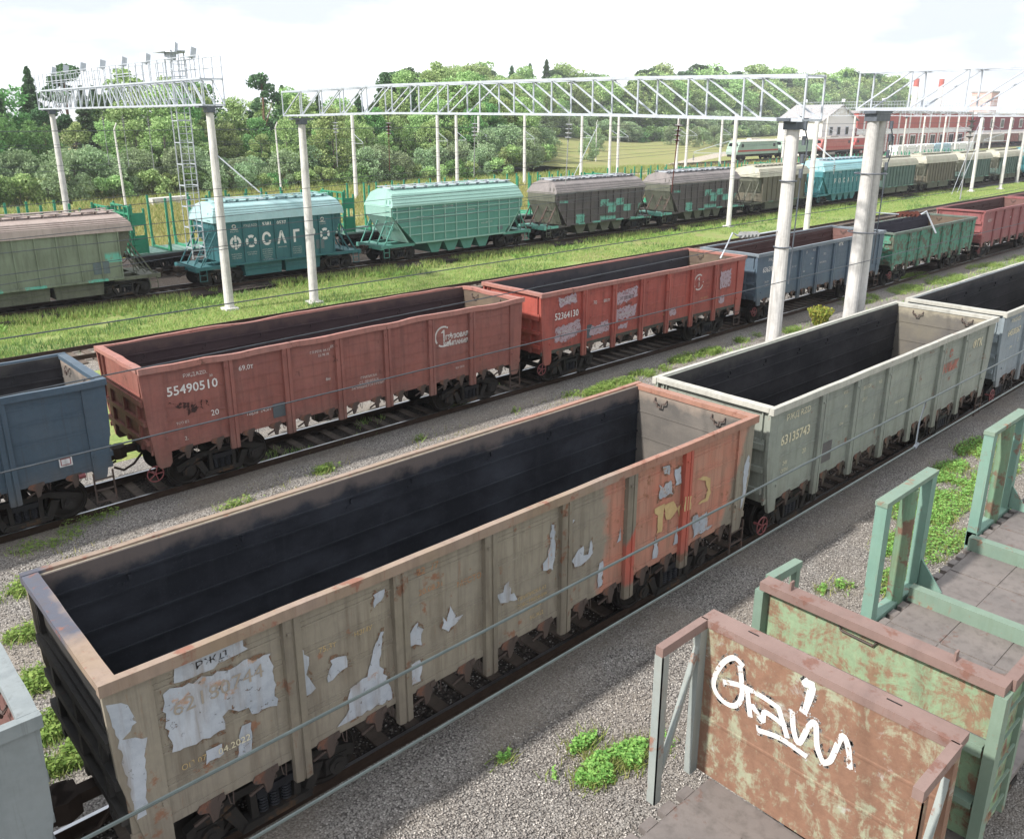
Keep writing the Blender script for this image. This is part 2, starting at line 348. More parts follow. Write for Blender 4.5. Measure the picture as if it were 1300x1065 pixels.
# ---------------- bogie ----------------
def wheelset():
    mb=MB(); mb.cyl((0,-.95,.475),(0,.95,.475),.08,n=10)
    for s in (-1,1):
        mb.cyl((0,s*.745,.475),(0,s*.775,.475),.505,n=28); mb.cyl((0,s*.775,.475),(0,s*.885,.475),.478,.47,n=28)
        mb.ring((0,s*.885,.475),'y',.40,.035,28,5); mb.cyl((0,s*.88,.475),(0,s*.94,.475),.15,n=14)
    return mb.mesh('wheelset',M_WHEEL,False)
def sideframe(s):
    mb=MB(); y0,y1=s*.98,s*1.12
    arch=[(-1.22,.40),(-1.22,.62),(-.95,.72),(-.62,.86),(.62,.86),(.95,.72),(1.22,.62),(1.22,.40),(1.0,.52),(.72,.55),(.5,.72),(.34,.76),(-.34,.76),(-.5,.72),(-.72,.55),(-1.0,.52)]
    for i in range(8-1):
        a,b=arch[i],arch[i+1]; c,d=arch[15-i] if i>0 else arch[0],arch[14-i]
    up_=[(-1.22,.66),(-.95,.76),(-.55,.88),(.55,.88),(.95,.76),(1.22,.66)]; lo=[(-1.22,.48),(-.95,.55),(-.5,.76),(.5,.76),(.95,.55),(1.22,.48)]
    for i in range(5):
        mb.prism([up_[i],up_[i+1],lo[i+1],lo[i]],'y',y0,y1)
    mb.prism([(-.74,.62),(-.56,.66),(-.38,.22),(-.52,.20)],'y',y0,y1); mb.prism([(.74,.62),(.56,.66),(.38,.22),(.52,.20)],'y',y0,y1)
    mb.prism([(-.52,.20),(.52,.20),(.46,.32),(-.46,.32)],'y',s*.94,s*1.16)
    mb.prism([(-.36,.76),(-.28,.76),(-.26,.32),(-.36,.32)],'y',y0,y1); mb.prism([(.36,.76),(.28,.76),(.26,.32),(.36,.32)],'y',y0,y1)
    for x in (-.925,.925):
        mb.box(x-.17,x+.17,s*.95,s*1.14,.36,.62); mb.cyl((x,s*1.1,.475),(x,s*1.19,.475),.135,n=14)
        mb.cyl((x,s*1.19,.475),(x,s*1.21,.475),.07,n=8)
    return mb.mesh('side_frame',M_BOG)
def springs(s):
    mb=MB()
    for x in (-.17,0,.17):
        mb.cyl((x,s*1.05,.32),(x,s*1.05,.60),.035,n=6)
        for k in range(6): mb.ring((x,s*1.05,.345+k*.047),'z',.062,.015,12,5)
    mb.box(-.27,.27,s*.9,s*1.13,.6,.72)
    return mb.mesh('spring_set',M_SPR)
ME_WS=wheelset(); ME_SF={s:sideframe(s) for s in (-1,1)}; ME_SP={s:springs(s) for s in (-1,1)}
bm_=MB(); bm_.box(-.2,.2,-1.0,1.0,.55,.8); bm_.cyl((0,0,.8),(0,0,.98),.22,n=12); bm_.bar((-.5,-.9,.35),(-.5,.9,.35),.08); bm_.bar((.5,-.9,.35),(.5,.9,.35),.08); ME_BO=bm_.mesh('bogie',M_BOG)
def bogie(parent,x):
    b=obj('bogie',ME_BO,parent,(x,0,0))
    for dx in (-.925,.925): obj('wheelset',ME_WS,b,(dx,0,0))
    for s in (-1,1): obj('side_frame',ME_SF[s],b); obj('spring_set',ME_SP[s],b)
    return b
cm=MB(); cm.box(0,.42,-.1,.1,.98,1.14); cm.prism([(.38,-.16),(.55,-.2),(.72,-.08),(.6,.02),(.7,.2),(.55,.24),(.38,.15)],'z',.9,1.2)
cm.tube([(.05,.35,1.0),(.3,.36,.75),(.55,.3,.62),(.75,.2,.72)],.03); ME_CO=cm.mesh('coupler',M_COUP)
def coupler(parent,x,s):
    o=obj('coupler',ME_CO,parent,(x,0,0),0 if s>0 else math.pi); return o
def wheel_mesh():
    mb=MB(); mb.ring((0,0,0),'y',.2,.014,24,6)
    for k in range(5): t=2*math.pi*k/5; mb.bar((0,0,0),(.2*math.cos(t),0,.2*math.sin(t)),.022)
    mb.cyl((0,-.03,0),(0,.2,0),.03,n=8); return mb.mesh('hand_wheel',M_HW)
ME_HW=wheel_mesh()
# latch shapes under the floor hatches
def latch_mesh(s,k):
    r=random.Random(k); mb=MB(); y=s*1.47
    mb.cyl((-.13,y-.04,1.24),(-.13,y+.04,1.24),.06,n=8); mb.cyl((.12,y-.04,1.27),(.12,y+.04,1.27),.05,n=8)
    mb.prism([(-.16,1.3),(.16,1.32),(.1,1.16),(.05,.98+r.uniform(-.03,.03)),(-.02,.97),(-.05,1.14),(-.14,1.18)],'y',y-.03,y+.03)
    mb.ring((.1,y-s*.0,1.13),'y',.035,.012,10,4); mb.bar((-.05,y,1.1),(-.22,y-s*.05,1.0),.035)
    mb.tube([(.2,y,1.3),(.22,y+s*.03,1.12),(.26,y+s*.03,1.08),(.28,y,1.3)],.008,5)
    return mb.mesh('hatch_latch',M_LAT)
ME_LA={(s,k):latch_mesh(s,k) for s in (-1,1) for k in range(3)}
W_P,W_S,W_C,W_I=1.47,1.565,1.58,1.43   # panel, stake, chord, inner planes
HL=6.35; ST=[-4.1,-2.46,-.82,.82,2.46,4.1]
def wavy(mb,x0,x1,y0,y1,z0,z1,amp,n=26,ax='x',rr=random,mi=0):
    d=[(rr.uniform(-amp,amp),rr.uniform(-amp,amp)) for _ in range(n+1)]
    d=[((d[max(i-1,0)][0]+d[i][0]*2+d[min(i+1,n)][0])/4*1.6,(d[max(i-1,0)][1]+d[i][1]*2+d[min(i+1,n)][1])/4*1.6) for i in range(n+1)]
    vs=[]
    for i in range(n+1):
        t=x0+(x1-x0)*i/n; a,b=d[i]
        for yy,zz in ((y0,z0),(y1,z0),(y1,z1),(y0,z1)):
            vs.append((t,yy+a,zz+b) if ax=='x' else (yy+a,t,zz+b))
    fs=[(i*4+k,i*4+(k+1)%4,i*4+4+(k+1)%4,i*4+4+k) for i in range(n) for k in range(4)]+[(0,1,2,3),(n*4+3,n*4+2,n*4+1,n*4)]
    mb.add(vs,fs,mi)
def gondola(x0,ytr,label,body,inner,endin,style='ridge',rz=0.,H=3.50,chord=None,stake=None,group='open wagons',post='square',dent=.008,length=12.7,low=True,name='open_wagon',lower=None):
    xc=x0+length/2; k=length/12.7; hl=HL*k; st=[a*k for a in ST]
    yc=ytr+xc*math.tan(rz) if rz else ytr
    t=thing(name,label,'wagon',(xc,yc,0),rz,group); rr=random.Random(int(x0*10)+int(ytr))
    chord=chord or body; stake=stake or body; zt=H-.12
    edges=[-hl+.5]+st+[hl-.5]
    for s in (-1,1):
        mb=MB(); mb.box(-hl+.12,hl-.12,s*(W_I+.003),s*W_P,1.36,H-.035)
        rows=[1.78,2.24,2.7,3.1]
        for i in range(7):
            a=(edges[i]+(.11 if i else .06)); b=(edges[i+1]-(.11 if i<6 else .06))
            if style=='ridge':
                for z in rows:
                    mb.box(a,b,s*W_P,s*(W_P+.014),z-.014,z+.014); mb.box(a,b,s*W_P,s*(W_P+.009),z+.07,z+.085)
            elif style=='plank':
                for z in (1.72,2.05,2.38,2.71,3.04): mb.box(a,b,s*W_P,s*(W_P+.012),z-.012,z+.012)
            else:
                for z in (1.75,2.25,2.75,3.15):
                    m_=(a+b)/2; l_=(b-a)*.33
                    mb.prism([(m_-l_,z-.03),(m_-l_+.08,z+.03),(m_+l_-.08,z+.03),(m_+l_,z-.03)],'y',s*W_P,s*(W_P+.02))
        mb.build('side_wall',body,t)
        mb=MB(); mb.box(-hl+.1,hl-.1,s*(W_I+.01),s*(W_P+.012),1.26,1.36+.02); mb.build('side_sill',lower or body,t)
        # inner lining
        mb=MB(); mb.box(-hl+.13,hl-.13,s*(W_I-.02),s*W_I,1.44,H-.04)
        for z in ((1.95,2.4,2.85,3.12) if style!='dash' else ()):
            wavy(mb,-hl+.14,hl-.14,s*(W_I-.055),s*(W_I-.02),z-.018,z+.018,.003,20,'x',rr)
        if style=='dash':
            for xx in [q*k for q in (-5.2,-3.3,-1.64,0,1.64,3.3,5.2)]:
                for z in (1.9,2.5,3.0): mb.prism([(xx-.55,z-.05),(xx-.45,z+.04),(xx+.45,z+.04),(xx+.55,z-.05)],'y',s*(W_I-.055),s*(W_I-.02))
        for xx in [q*k for q in (-5,-3.3,-1.6,0,1.6,3.3,5)]:      # tie-down lugs
            x_=xx+rr.uniform(-.2,.2); mb.box(x_-.02,x_+.02,s*(W_I-.06),s*(W_I-.02),3.0,3.08); mb.box(x_-.1,x_-.07,s*(W_I-.05),s*(W_I-.02),2.93,2.97)
        mb.build('inner_lining',inner,t)
        for x in st:
            mb=MB(); mb.prism([(x-.125,s*W_P),(x-.12,s*(W_S-.01)),(x-.02,s*(W_S+.012)),(x-.012,s*(W_S-.01)),(x+.012,s*(W_S-.01)),(x+.02,s*(W_S+.012)),(x+.12,s*(W_S-.01)),(x+.125,s*W_P)],'z',.92,zt-.03)
            mb.cyl((x-.06,s*W_S,3.15),(x-.06,s*(W_S+.03),3.15),.028,n=8)
            mb.build('stake',stake,t)
        for e in (-1,1):
            mb=MB(); X=lambda v:e*v*1.
            if post=='round': pl=[(hl-.58,zt),(hl-.02,zt),(hl-.1,1.9),(hl-.2,.98),(hl-.27,.88),(hl-.5,.88),(hl-.57,.98),(hl-.575,1.3)]
            else: pl=[(hl-.56,zt),(hl-.03,zt),(hl-.06,2.2),(hl-.26,1.12),(hl-.30,1.02),(hl-.56,1.02)]
            mb.prism([(e*a,b) for a,b in pl],'y',s*(W_P-.03),s*(W_P+.045))
            mb.bar((e*(hl-.5),s*(W_P+.05),1.6),(e*(hl-.5),s*(W_P+.05),1.66),.05)
            mb.build('corner_post',body,t)
    for e in (-1,1):
        mb=MB(); mb.box(e*(hl-.15),e*(hl-.12),-W_I+.01,W_I-.01,1.30,zt+.003)
        mb.box(e*(hl-.12),e*(hl-.07),-W_I+.04,W_I-.04,2.66,2.74); mb.box(e*(hl-.12),e*(hl-.02),-W_I+.02,W_I-.02,2.52,2.66); mb.box(e*(hl-.12),e*(hl-.04),-W_I+.02,W_I-.02,2.0,2.12); mb.box(e*(hl-.12),e*(hl-.04),-W_I+.02,W_I-.02,1.5,1.62)
        for y in (-.95,0,.95): mb.box(e*(hl-.12),e*(hl-.05),y-.06,y+.06,1.3,2.52)
        for y in (1.22,1.3,-1.3): mb.box(e*(hl-.12),e*(hl-.06),y-.012,y+.012,2.74,zt)
        mb.build('end_wall',body,t)
        mb=MB(); mb.box(e*(hl-.175),e*(hl-.152),-W_I+.022,W_I-.022,1.44,zt)
        for z in (2.3,2.9): mb.box(e*(hl-.19),e*(hl-.175),-W_I+.03,W_I-.03,z-.01,z+.01)
        mb.build('end_lining',endin,t)
        for y in (.75,-.75):
            mb=MB(); x_=e*(hl-.19); mb.tube([(x_,y-.16,zt-.06),(x_-e*.05,y-.15,zt-.14),(x_-e*.06,y-.06,zt-.16),(x_-e*.06,y-.05,zt-.24),(x_-e*.06,y+.05,zt-.24),(x_-e*.06,y+.06,zt-.16),(x_-e*.05,y+.15,zt-.14),(x_,y+.16,zt-.06)],.02,5)
            mb.build('tie_loop',M_LAT,t)
    mb=MB()
    for s in (-1,1): wavy(mb,-hl,hl,s*(W_P+.003),s*W_C,zt-.03,H,dent,30,'x',rr)
    for e in (-1,1): wavy(mb,-W_P-.0,W_P+.0,e*(hl-.2),e*hl,zt+.013,H-.003,dent*.6,10,'y',rr)
    mb.build('top_rail',chord,t)
    mb=MB(); mb.box(-hl+.14,hl-.14,-W_I+.003,W_I-.003,1.38,1.435); mb.build('floor',inner,t)
    mb=MB(); mb.box(-hl+.2,hl-.2,-.22,.22,.95,1.37)
    for s in (-1,1): mb.box(-hl+.2,hl-.2,s*.22,s*.5,1.28,1.36)
    for x in st+[-hl+.4,hl-.4]: mb.box(x-.08,x+.08,-1.42,1.42,1.08,1.355)
    mb.box(-1.2,-.3,-.75,-.35,.7,1.0); mb.cyl((1.,.6,.85),(2.0,.6,.85),.2,n=12); mb.bar((-3,-.6,.95),(3,-.6,.95),.04)
    mb.build('underframe',M_BOG,t)
    if low:
        for s in (-1,1):
            for i in range(7):
                m_=(edges[i]+edges[i+1])/2
                for dx in (-.38,.38):
                    if s>0 and dx>0: continue
                    obj('hatch_latch',ME_LA[(s,rr.randrange(3))],t,(m_+dx+rr.uniform(-.05,.05),0,0))
    for e in (-1,1):
        bogie(t,e*4.33*k); coupler(t,e*(hl-.3),e)
    mb=MB()
    for xx in (hl-.58,hl-.14): mb.bar((xx,-W_P-.03,1.2),(xx,-W_P-.03,.42),.035)
    for z in (.45,.75,1.02): mb.bar((hl-.58,-W_P-.03,z),(hl-.14,-W_P-.03,z),.035)
    mb.build('step_ladder',M_GALVD if 0 else M_LAT,t)
    obj('hand_wheel',ME_HW,t,(-hl+.12,-1.5,.78))
    return t
def decal(parent,polys,mat,name,y=-(W_P+.016),seed=1,jag=.03):
    rr=random.Random(seed)
    for P in polys:
        mb=MB(); out=[]
        for i in range(len(P)):
            a=P[i]; b=P[(i+1)%len(P)]; n=max(1,int(math.dist(a,b)/.07))
            for k in range(n): t=k/n; out.append((a[0]+(b[0]-a[0])*t+rr.uniform(-jag,jag),a[1]+(b[1]-a[1])*t+rr.uniform(-jag,jag)))
        import mathutils.geometry as mg
        v3=[Vector((p[0],p[1],0)) for p in out]; tri=mg.tessellate_polygon([v3])
        mb.add([(p[0],y,p[1]) for p in out],tri); mb.build(name,mat,parent)
# ---------------- open wagons ----------------
def extraA(g,base,off):
    x,y,z=g.sep(); n=g.math('MULTIPLY_ADD',g.noise(1.7,6,.6),1.1,-.55); n2=g.math('MULTIPLY_ADD',g.noise(3,6,.6),.4,-.2)
    m1=g.math('MULTIPLY',g.math('ADD',g.math('SUBTRACT',x,1.7),n),4,0,True)
    e=g.math('SUBTRACT',g.math('MULTIPLY_ADD',g.math('SUBTRACT',z,1.7),.36,5.6),x)
    m2=g.math('MULTIPLY',g.math('ADD',e,n2),7,0,True)
    m3=g.math('MULTIPLY_ADD',y,-20,-27,True)
    red=g.mix(g.thr(g.noise(1.3,6,.6),.35,.65),hx('#b56a50'),hx('#aa7860'))
    return g.mix(g.math('MULTIPLY',g.math('MULTIPLY',m1,m2),m3),base,red)
def extraStake(g,base,off):
    x,y,z=g.sep(); m=g.math('MULTIPLY',g.math('SUBTRACT',x,2.3),20,0,True); low=g.math('MULTIPLY',g.math('SUBTRACT',g.math('ADD',2.2,g.math('MULTIPLY',g.math('SUBTRACT',x,2.45),1.2)),z),9,0,True)
    f=g.math('MULTIPLY',g.math('MULTIPLY',m,low),g.math('MULTIPLY',g.math('SUBTRACT',z,1.15),12,0,True))
    return g.mix(f,base,hx('#b04a34'))
P_A=paint(dust=True,name='beige_paint',c1='#877e6c',c2='#7d7567',rust=.36,rustc='#70482e',dirt=.65,dirtc='#584a3c',rough=.6,seed=1,metal=0.,fine=9.,extra=extraA)
P_AS=paint(dust=True,name='beige_stake',c1='#7d7462',c2='#6f675a',rust=.35,rustc='#5f3c26',dirt=.6,dirtc='#453b32',rough=.6,seed=1,metal=0.,fine=9.,extra=extraStake)
def extraAC(g,base,off):
    x,y,z=g.sep(); m=g.math('MULTIPLY_ADD',g.math('ADD',x,g.math('MULTIPLY',g.noise(2.2,6,.6),.5)),-6,-34.5,True); m=g.math('MULTIPLY',m,g.math('MULTIPLY_ADD',g.math('ADD',y,g.math('MULTIPLY',g.noise(3,5),.8)),3,.6,True))
    b=g.mix(m,base,hx('#4c4f5c')); r=g.math('MULTIPLY',g.math('SUBTRACT',x,1.8),1.2,0,True); return g.mix(g.math('MULTIPLY',r,.55),b,hx('#a05e48'))
P_AC=paint('beige_rail','#84705a','#8a7668',.45,'#6d4434',.4,'#5a4638',.5,3,0.,9.,extraAC)
P_AE=paint('beige_end_black','#3a3733','#2b2a2a',.2,'#3d2f28',.5,'#1d1c1e',.7,3)
P_B=paint(dust=True,name='grey_green_paint',c1='#868c80',c2='#7a8078',rust=.3,rustc='#6b4a38',dirt=.5,dirtc='#5d5a50',rough=.6,seed=4)
P_BC=paint('pale_rail','#a9a79c','#96958c',.25,'#70503e',.4,'#6a655b',.55,5)
P_C=paint(dust=True,name='grey_blue_paint',c1='#7f8b92',c2='#6f7c84',rust=.2,rustc='#6b4a38',dirt=.4,dirtc='#5b5f60',rough=.6,seed=6)
P_Z=paint(dust=True,name='pale_blue_paint',c1='#7a8284',c2='#6f787a',rust=.15,rustc='#6b4a38',dirt=.3,dirtc='#5a6468',rough=.6,seed=7)
P_R1=paint(dust=True,name='red_brown_paint',c1='#8a4e42',c2='#7c463e',rust=.28,rustc='#4a2a22',dirt=.5,dirtc='#4a302c',rough=.6,seed=8)
P_R1C=paint('red_brown_rail','#9a6052','#8f6258',.4,'#54352a',.4,'#5d4038',.6,9)
P_R2=paint(dust=True,name='bright_red_paint',c1='#a44536',c2='#8e3c32',rust=.22,rustc='#5a2a20',dirt=.5,dirtc='#54302a',rough=.5,seed=10)
P_R2L=paint('green_black_sill','#4a4c42','#3d3f38',.3,'#3f332a',.5,'#2b2a26',.7,10)
P_G=paint(dust=True,name='slate_blue_paint',c1='#4a5f6d',c2='#43566a',rust=.12,rustc='#5c4638',dirt=.35,dirtc='#39434a',rough=.5,seed=11)
P_GC=paint('slate_rail','#6d7880','#5f6a72',.1,'#5c4638',.3,'#4a5056',.5,11)
P_L=paint(dust=True,name='dark_blue_paint',c1='#3c5060',c2='#364a5a',rust=.08,rustc='#4a3a30',dirt=.3,dirtc='#2f3a44',rough=.45,seed=12)
P_N=paint(dust=True,name='green_flaked_paint',c1='#2f7a62',c2='#3c8a70',rust=.72,rustc='#4d4438',dirt=.6,dirtc='#3b4238',rough=.65,seed=13)
P_NC=paint('grey_green_rail','#5c6a5e','#4f5c52',.4,'#4d4438',.5,'#3b4238',.65,13)
P_D=paint(dust=True,name='maroon_paint',c1='#8c4848',c2='#824646',rust=.2,rustc='#4f302a',dirt=.5,dirtc='#53383a',rough=.55,seed=14)
P_D2=paint(dust=True,name='maroon_paint_b',c1='#7c3f40',c2='#744042',rust=.2,rustc='#4f302a',dirt=.5,dirtc='#53383a',rough=.55,seed=15)
I_A=interior('coal_interior','#1d2028','#3a3e48',.8,1,'#665a54')
I_B=interior('black_interior','#202126','#3c3a3e',.8,2,'#45423f')
I_R1=interior('maroon_interior','#3c2c30','#4c3a3c',.6,3,'#54403c')
I_R2=interior('dark_interior','#37343a','#46434a',.6,4,'#4c4444')
I_G=interior('rust_interior','#4a3230','#5c4240',.6,5)
I_N=interior('slate_interior','#363440','#45434c',.5,6)
E_A=interior('end_dusty','#55514d','#746c64',.7,1,'#8a7a6c')
E_B=interior('end_pale','#5c5854','#78715f',.7,2,'#9a917a')
E_R1=interior('end_brown','#5b4c40','#76664f',.7,3)
E_G=interior('end_rust','#6b4a44','#7c5a52',.7,4)
gA=gondola(1.914,Y1,'beige open wagon with peeling white patches and an orange right end, coal black inside',P_A,I_A,E_A,'ridge',A1,3.50,P_AC,P_AS,'open wagons on the nearest train',name='open_wagon')
for c in gA.children:
    if c.name.startswith('end_wall') and min(v.co.x for v in c.data.vertices)<0: c.data.materials[0]=P_AE
    if c.name.startswith('top_rail'): gA_rail=c
gB=gondola(15.152,Y1,'grey green open goods wagon numbered 63135743, directly right of the big beige one',P_B,I_B,E_B,'ridge',A1,3.50,P_BC,None,'open wagons on the nearest train')
gC=gondola(28.53,Y1,'pale blue grey open goods wagon numbered 64530367, cut by the right edge of the photo',P_C,I_B,E_B,'ridge',A1,3.50,P_BC,None,'open wagons on the nearest train')
gZ=gondola(-11.33,Y1,'pale blue grey open wagon end cut by the lower left corner, rusty inside',P_Z,E_R1,E_G,'ridge',A1,3.46,P_Z,None,'open wagons on the nearest train',dent=.02)
gL=gondola(-6.896,Y2,'dark blue open wagon at the left edge, coupled to the left of red wagon 55490510',P_L,I_B,E_A,'ridge',0,3.46,P_L,None,'open wagons on the second train')
gR1=gondola(6.521,Y2,'faded red brown open wagon numbered 55490510 with a round white emblem',P_R1,I_R1,E_R1,'plank',0,3.49,P_R1C,None,'open wagons on the second train',post='round',dent=.03)
gR2=gondola(20.045,Y2,'bright red open wagon numbered 52364130 with chalky patches, second red one from the left',P_R2,I_R2,E_R1,'dash',0,3.49,P_R1C,None,'open wagons on the second train',post='round',lower=P_R2L)
gG=gondola(33.686,Y2,'slate blue open wagon numbered 63639587, partly hidden by the two thick concrete posts',P_G,I_G,E_G,'plank',0,3.42,P_GC,None,'open wagons on the second train')
gN=gondola(47.6,Y2,'green open wagon with flaking rusty paint, between the slate blue and the maroon one',P_N,I_N,E_R1,'plank',0,3.15,P_NC,None,'open wagons on the second train',length=12.1)
gD=gondola(61.0,Y2,'maroon open wagon right of the flaking green one',P_D,I_G,E_G,'plank',0,3.42,P_D,None,'open wagons on the second train')
gE=gondola(74.7,Y2,'darker maroon open wagon at the right edge behind the first maroon one',P_D2,I_G,E_G,'plank',0,3.42,P_D2,None,'open wagons on the second train')
# peeled paint, lettering and emblems
PW=paint('peeled_primer','#a4aab3','#8c95a0',.35,'#8a6a50',.85,'#7d7266',.75,20)
_g=PW.node_tree; _n=N(_g,'ShaderNodeTexNoise',i_Scale=9.,i_Detail=10.,i_Roughness=.75); _r=N(_g,'ShaderNodeValToRGB'); _r.color_ramp.elements[0].position=.36; _r.color_ramp.elements[1].position=.40
_t=[n for n in _g.nodes if n.type=='TEX_COORD'][0]; _b=[n for n in _g.nodes if n.type=='BSDF_PRINCIPLED'][0]
_g.links.new(_t.outputs['Object'],_n.inputs['Vector']); _g.links.new(_n.outputs['Fac'],_r.inputs[0]); _g.links.new(_r.outputs[0],_b.inputs['Alpha'])
PY=paint('old_yellow_paint','#c0a468','#b09258',.15,'#8a6a48',.3,'#a08a60',.7,21)
PCH=letterm('chalk_wash','#a8929a',.55); PCH2=letterm('chalk_lilac','#9a8a9c',.6)
PB=paint('black_stencil','#26221f',None,.0,'#26221f',.1)
WH=letterm('white_lettering','#d2d0cc',.15); WH2=letterm('white_worn','#c2beb8',.35); YL=letterm('yellow_worn','#b89c60',.45); YB=letterm('cream_worn','#d6cba6',.12); BE=letterm('beige_worn','#9c9080',.4)
BK=letterm('black_worn','#26221f',.2); RDF=letterm('red_faded','#b06a58',.6); ORF=letterm('orange_faded','#b07a48',.5)
WA=[[(-6.28,3.23),(-6.12,3.17),(-6.0,2.86),(-6.1,2.76),(-6.2,2.72),(-6.06,2.65),(-5.93,2.59),(-5.99,2.39),(-6.02,2.0),(-6.05,1.6),(-6.17,1.6),(-6.2,2.2),(-6.22,2.56),(-6.26,3.01)],
[(-5.54,3.34),(-4.72,3.31),(-4.67,3.14),(-4.8,3.1),(-5.56,3.08)],[(-5.7,3.04),(-4.38,2.96),(-4.36,2.19),(-4.7,2.22),(-4.73,2.34),(-4.86,2.33),(-4.91,2.44),(-5.04,2.38),(-5.03,2.2),(-5.39,2.19),(-5.67,2.23),(-5.7,2.6)],
[(-5.28,2.03),(-5.09,2.02),(-5.12,1.81),(-5.34,1.84)],[(-4.84,2.12),(-4.7,2.12),(-4.77,1.7),(-4.93,1.69)],
[(-3.97,2.84),(-3.94,2.77),(-3.89,2.63),(-3.9,2.42),(-3.85,2.25),(-3.82,2.17),(-3.86,2.12),(-3.98,2.12),(-3.98,2.52)],[(-3.55,2.47),(-3.35,2.42),(-3.32,2.24),(-3.63,2.13)],
[(-2.8,2.51),(-2.71,2.51),(-2.8,2.26),(-2.8,2.02),(-2.68,1.65),(-2.66,1.38),(-2.99,1.38),(-3.52,1.38),(-3.47,1.46),(-3.35,1.55),(-3.35,1.82),(-3.2,1.91),(-3.01,1.94),(-2.94,2.2)],
[(-2.85,3.16),(-2.66,3.16),(-2.68,3.02),(-2.88,2.93)],[(-2.35,2.44),(-2.28,2.27),(-2.17,2.42),(-2.08,2.23),(-2.11,2.02),(-2.35,2.1)],[(-2.36,1.8),(-2.12,1.75),(-2.15,1.4),(-2.36,1.42)],
[(-1.55,2.4),(-1.47,2.17),(-1.33,2.17),(-1.62,2.0),(-1.72,2.12),(-1.71,2.31),(-1.65,2.19)],[(.52,3.01),(.6,3.01),(.61,2.39),(.55,2.21),(.34,2.25),(.32,2.4),(.45,2.47),(.5,2.73)],
[(1.16,2.31),(1.27,2.38),(1.32,2.19),(1.43,2.18),(1.47,2.42),(1.52,2.12),(1.34,2.04),(1.1,2.04),(1.01,2.17)],[(1.7,1.88),(1.82,1.87),(1.8,1.43),(1.7,1.40)],[(2.22,2.36),(2.27,2.42),(2.26,2.13),(2.18,2.13)],
[(-.42,2.38),(-.36,2.14),(-.2,1.99),(-.61,2.03),(-.65,2.22),(-.55,2.24)],[(.97,2.99),(1.07,2.91),(.97,2.87)],
[(3.35,3.19),(3.57,3.2),(3.59,3.0),(3.4,3.06)],[(3.73,3.07),(3.91,3.05),(3.94,2.7),(3.8,2.72)],[(3.3,2.87),(3.42,2.8),(3.64,2.85),(3.72,2.57),(3.3,2.56)],
[(4.4,1.87),(4.56,1.88),(4.62,1.77),(4.88,1.81),(4.94,1.48),(5.09,1.42),(5.05,1.39),(4.78,1.39),(4.49,1.39)],[(3.25,1.86),(3.34,1.71),(3.35,1.39),(3.2,1.39)],[(3.94,1.84),(3.94,1.48),(3.84,1.48)]]
HALO=letterm('rust_halo','#7a5a42',1.15)
def grow(p,d):
    c=np.mean(p,0); return [tuple(np.array(q)+(np.array(q)-c)/(np.linalg.norm(np.array(q)-c)+1e-6)*d) for q in p]
decal(gA,[[(a,max(b,1.37)) for a,b in grow(p,.04)] for k,p in enumerate(WA) if k],HALO,'rust_stain',-(W_P+.0152),13,.04)
decal(gA,[p for k,p in enumerate(WA) if k],PW,'bare_patch',-(W_P+.016),3,.028)
decal(gA,[WA[0],[(6.2,2.69),(6.24,2.39),(6.16,1.7),(6.05,1.5),(6.06,1.9),(6.04,2.47)]],PW,'bare_patch',-(W_P+.049),4,.02)
decal(gA,[[(3.18,2.42),(3.47,2.44),(3.46,2.16),(3.44,1.88),(3.3,1.89),(3.3,2.24),(3.2,2.34)],[(3.47,2.41),(3.75,2.41),(3.88,2.22),(3.97,2.29),(3.97,2.01),(3.9,2.19),(3.7,2.05),(3.56,2.07)],[(4.44,2.64),(4.72,2.63),(4.91,2.52),(4.96,2.21),(4.88,2.05),(4.54,2.07),(4.59,2.11),(4.8,2.14),(4.84,2.3),(4.75,2.51)]],PY,'old_lettering',-(W_P+.017),5,.012)
decal(gA,[[(4.0,2.43),(4.2,2.38),(4.2,2.13),(4.0,2.13)]],PY,'paint_patch',-(W_S+.003),5,.015)
lettering('62180744',-5.05,2.76,.27,gA,BE,y=-(W_P+.02),sx=1.05); lettering('РЖД',-5.1,3.2,.13,gA,letterm('black_faint','#2a2624',.75),y=-(W_P+.02),sx=1.3)
lettering('75,3т',-3.6,2.66,.12,gA,YL); lettering('НЗМУ',-3.05,2.66,.1,gA,YL); lettering('20.08.21',-1.9,2.85,.13,gA,ORF); lettering('МЕСТО',-1.2,2.7,.13,gA,ORF); lettering('22  77',-1.95,3.18,.15,gA,ORF)
lettering('04.2022',-4.95,1.92,.13,gA,YB,y=-(W_P+.02)); lettering('ОП 07',-5.45,1.94,.11,gA,YL)
lettering('ПРИПИСКА 62',.1,1.95,.09,gA,YL); lettering('СОБСТВЕННИК',.1,1.82,.09,gA,YL); lettering('10.07.24',.15,1.68,.09,gA,YL); lettering('ВСЖД',.2,1.5,.1,gA,YL)
lettering('РЖД RZD',-5.1,3.1,.2,gB,YB,sx=1.1); lettering('63135743',-5.15,2.6,.31,gB,YB,bold=.006); lettering('20',-4.7,2.12,.16,gB,YB); lettering('24т',-5.5,2.05,.14,gB,YB); lettering('ОПМ',-5.5,1.87,.12,gB,YB)
lettering('ФГК',5.15,2.85,.34,gB,YB,bold=.01); lettering('С',3.2,2.9,.3,gB,RDF,bold=.02); lettering('НЛМК',3.25,2.5,.34,gB,RDF,bold=.02,shear=.2)
for a,b,c,d in (('87,5',-3.0,3.12,.1),('88т',-2.9,2.75,.1),('120м',-3.05,2.35,.09),('20.11.20',-1.9,3.02,.12),('23.11',-1.95,2.72,.12),('ЖД',-1.2,3.0,.1),('I',-1.3,2.1,.2),('МЕСТО РЕМ.',.1,2.2,.09)): lettering(a,b,c,d,gB,YB)
